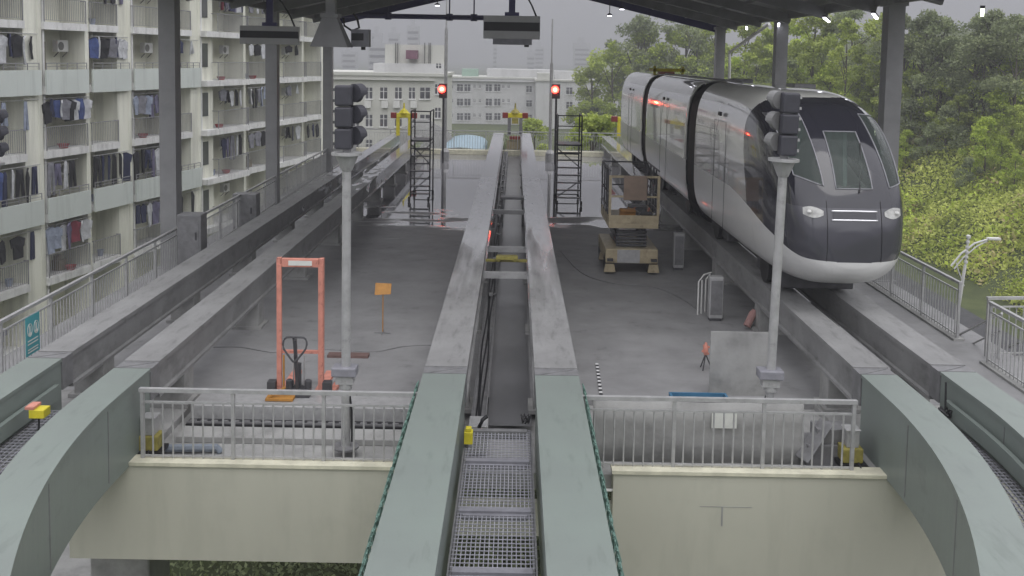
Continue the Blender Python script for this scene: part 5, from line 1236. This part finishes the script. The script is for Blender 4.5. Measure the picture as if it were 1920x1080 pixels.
TL = [(1150, 85, 12, 0, 'leftmost leafy tree, between the far white building and the train tail'), (1195, 30, 13, 2, 'tall greyish tree rising behind the leftmost leafy tree'), (1122, 190, 7, 6, 'low dark bush left of the train tail beside the far railing'),
  (1215, 55, 11, 1, 'bright lime tree just above the tail of the train'), (1832, 30, 10, 2, 'greyish tree top right of the small gap of sky'), (1870, 88, 6.5, 5, 'lime green tree standing alone high on the slope at the right'), (1850, 225, 4.5, 5, 'lime bush in the middle of the slope below the lime tree'),
  (1112, 120, 11, 0, 'slim leafy tree in front of the right far white building')]
for t_ in TL: tree_px(*t_)
for px, py, H, k in [(1262, 62, 10, 1), (1310, 40, 10, 0), (1290, 12, 12, 2), (1345, 22, 12, 0), (1340, 85, 7, 3), (1400, 30, 11, 0), (1420, 80, 8, 4), (1460, 35, 10, 3), (1500, 50, 9, 1), (1545, 60, 9, 0), (1530, 15, 12, 0), (1590, 40, 11, 4), (1620, 90, 7, 3), (1600, 10, 11, 2), (1655, 30, 10, 0), (1660, 110, 6, 6),
  (1700, 28, 11, 2), (1735, 22, 11, 2), (1770, 34, 10, 2), (1715, 60, 9, 0), (1750, 75, 8, 2), (1790, 80, 7, 2), (1720, 130, 6, 3), (1760, 150, 5, 0), (1710, 190, 4.5, 6), (1775, 200, 4, 6), (1870, 26, 10, 2), (1910, 32, 10, 2), (1905, 110, 6, 5), (1835, 130, 5, 1), (1885, 160, 5, 5), (1800, 180, 4.5, 3), (1880, 260, 3.2, 5),
  (1915, 200, 4, 3), (1740, 250, 3, 6), (1820, 300, 2.6, 6), (1480, 110, 6, 6), (1560, 115, 6, 5), (1380, 110, 6, 5), (1700, 255, 3.2, 5), (1250, 95, 7, 0), (1440, 60, 8, 0), (1640, 140, 5, 3), (1690, 150, 5.5, 0), (1670, 60, 9, 0), (1180, 110, 9, 0), (1905, 290, 2.4, 5), (1790, 110, 6, 2), (1850, 60, 9, 2)]: tree_px(px, py, H, k)
# a few trees beyond the far railing
for px, py, Y, k, lb in [(1003, 222, 100, 3, 'small green tree right of the middle buffer stop beyond the railing'), (968, 262, 70, 6, 'small bush seen between the middle beams at the far end'), (1112, 215, 70, 3, None)]:
    x, zt = V(px, py, Y); tree_at(x, Y, k, zt-GZ, lb or 'small green tree behind the right rolling ladder beyond the railing', 'small trees beyond the far railing', z=GZ)
# scrub covering the slope
def scrub(name, n, mt, seed, xr, yr, hh, ls, label, dens=None):
    rnd = random.Random(seed); m = MB()
    for i in range(n):
        y = rnd.uniform(*yr); x = rnd.uniform(*xr); z = hill_z(x, y)
        if z < GZ+.15: continue
        nz = noise.noise(Vector((x*.22+seed, y*.22, 0)))
        if dens is not None and nz < dens: continue
        b_ = (.5+nz)*hh*rnd.random()
        leaf(m, (x, y, z+max(0, b_)+.05), ls*rnd.uniform(.6, 1.4), rnd, .9)
    o = m.build(name, mt, loc=(0, 0, 0)); o['kind'] = 'stuff'; tag(o, label, name.replace('_', ' ')); return o
scrub('ground_cover', 170000, 'leaf_d', 21, (27, 66), (48, 100), 1.0, .135, 'yellow green scrub covering the hillside')
scrub('undergrowth', 30000, 'leaf_b', 22, (27, 66), (48, 105), 1.7, .15, 'mid green undergrowth on the hillside', .05)
scrub('dry_grass', 22000, 'leaf_r', 23, (27, 60), (48, 95), 1.1, .15, 'reddish dry grass patches on the hillside', .12)
rnd = random.Random(31); m = MB()
for i in range(40000):
    y = rnd.uniform(12, 40); x = rnd.uniform(-9.8, 9); b_ = max(0, .7+noise.noise(Vector((x*.5, y*.5, 1))))*1.3*rnd.random()
    leaf(m, (x, y, GZ+b_), .08*rnd.uniform(.6, 1.4), rnd, .8)
o = m.build('shrubs', 'leaf_c', loc=(0, 0, 0)); tag(o, 'dark shrubs on the ground under the deck', 'shrubs', kind='stuff')
# ------------------------------------------------------------------ haze
hz = bpy.data.materials.new('haze'); hz.use_nodes = True; n = hz.node_tree.nodes; n.clear()
ov = n.new('ShaderNodeOutputMaterial'); pv = n.new('ShaderNodeVolumePrincipled'); pv.inputs['Color'].default_value = (.47, .47, .50, 1); pv.inputs['Density'].default_value = .0018; pv.inputs['Anisotropy'].default_value = 0
hz.node_tree.links.new(pv.outputs[0], ov.inputs[1])
m = MB(); m.box(-2100, 2100, -100, 2600, GZ-3, 125); o = m.build('haze', hz, loc=(0, 0, 0)); tag(o, 'thin grey haze filling the air', 'haze', kind='stuff')
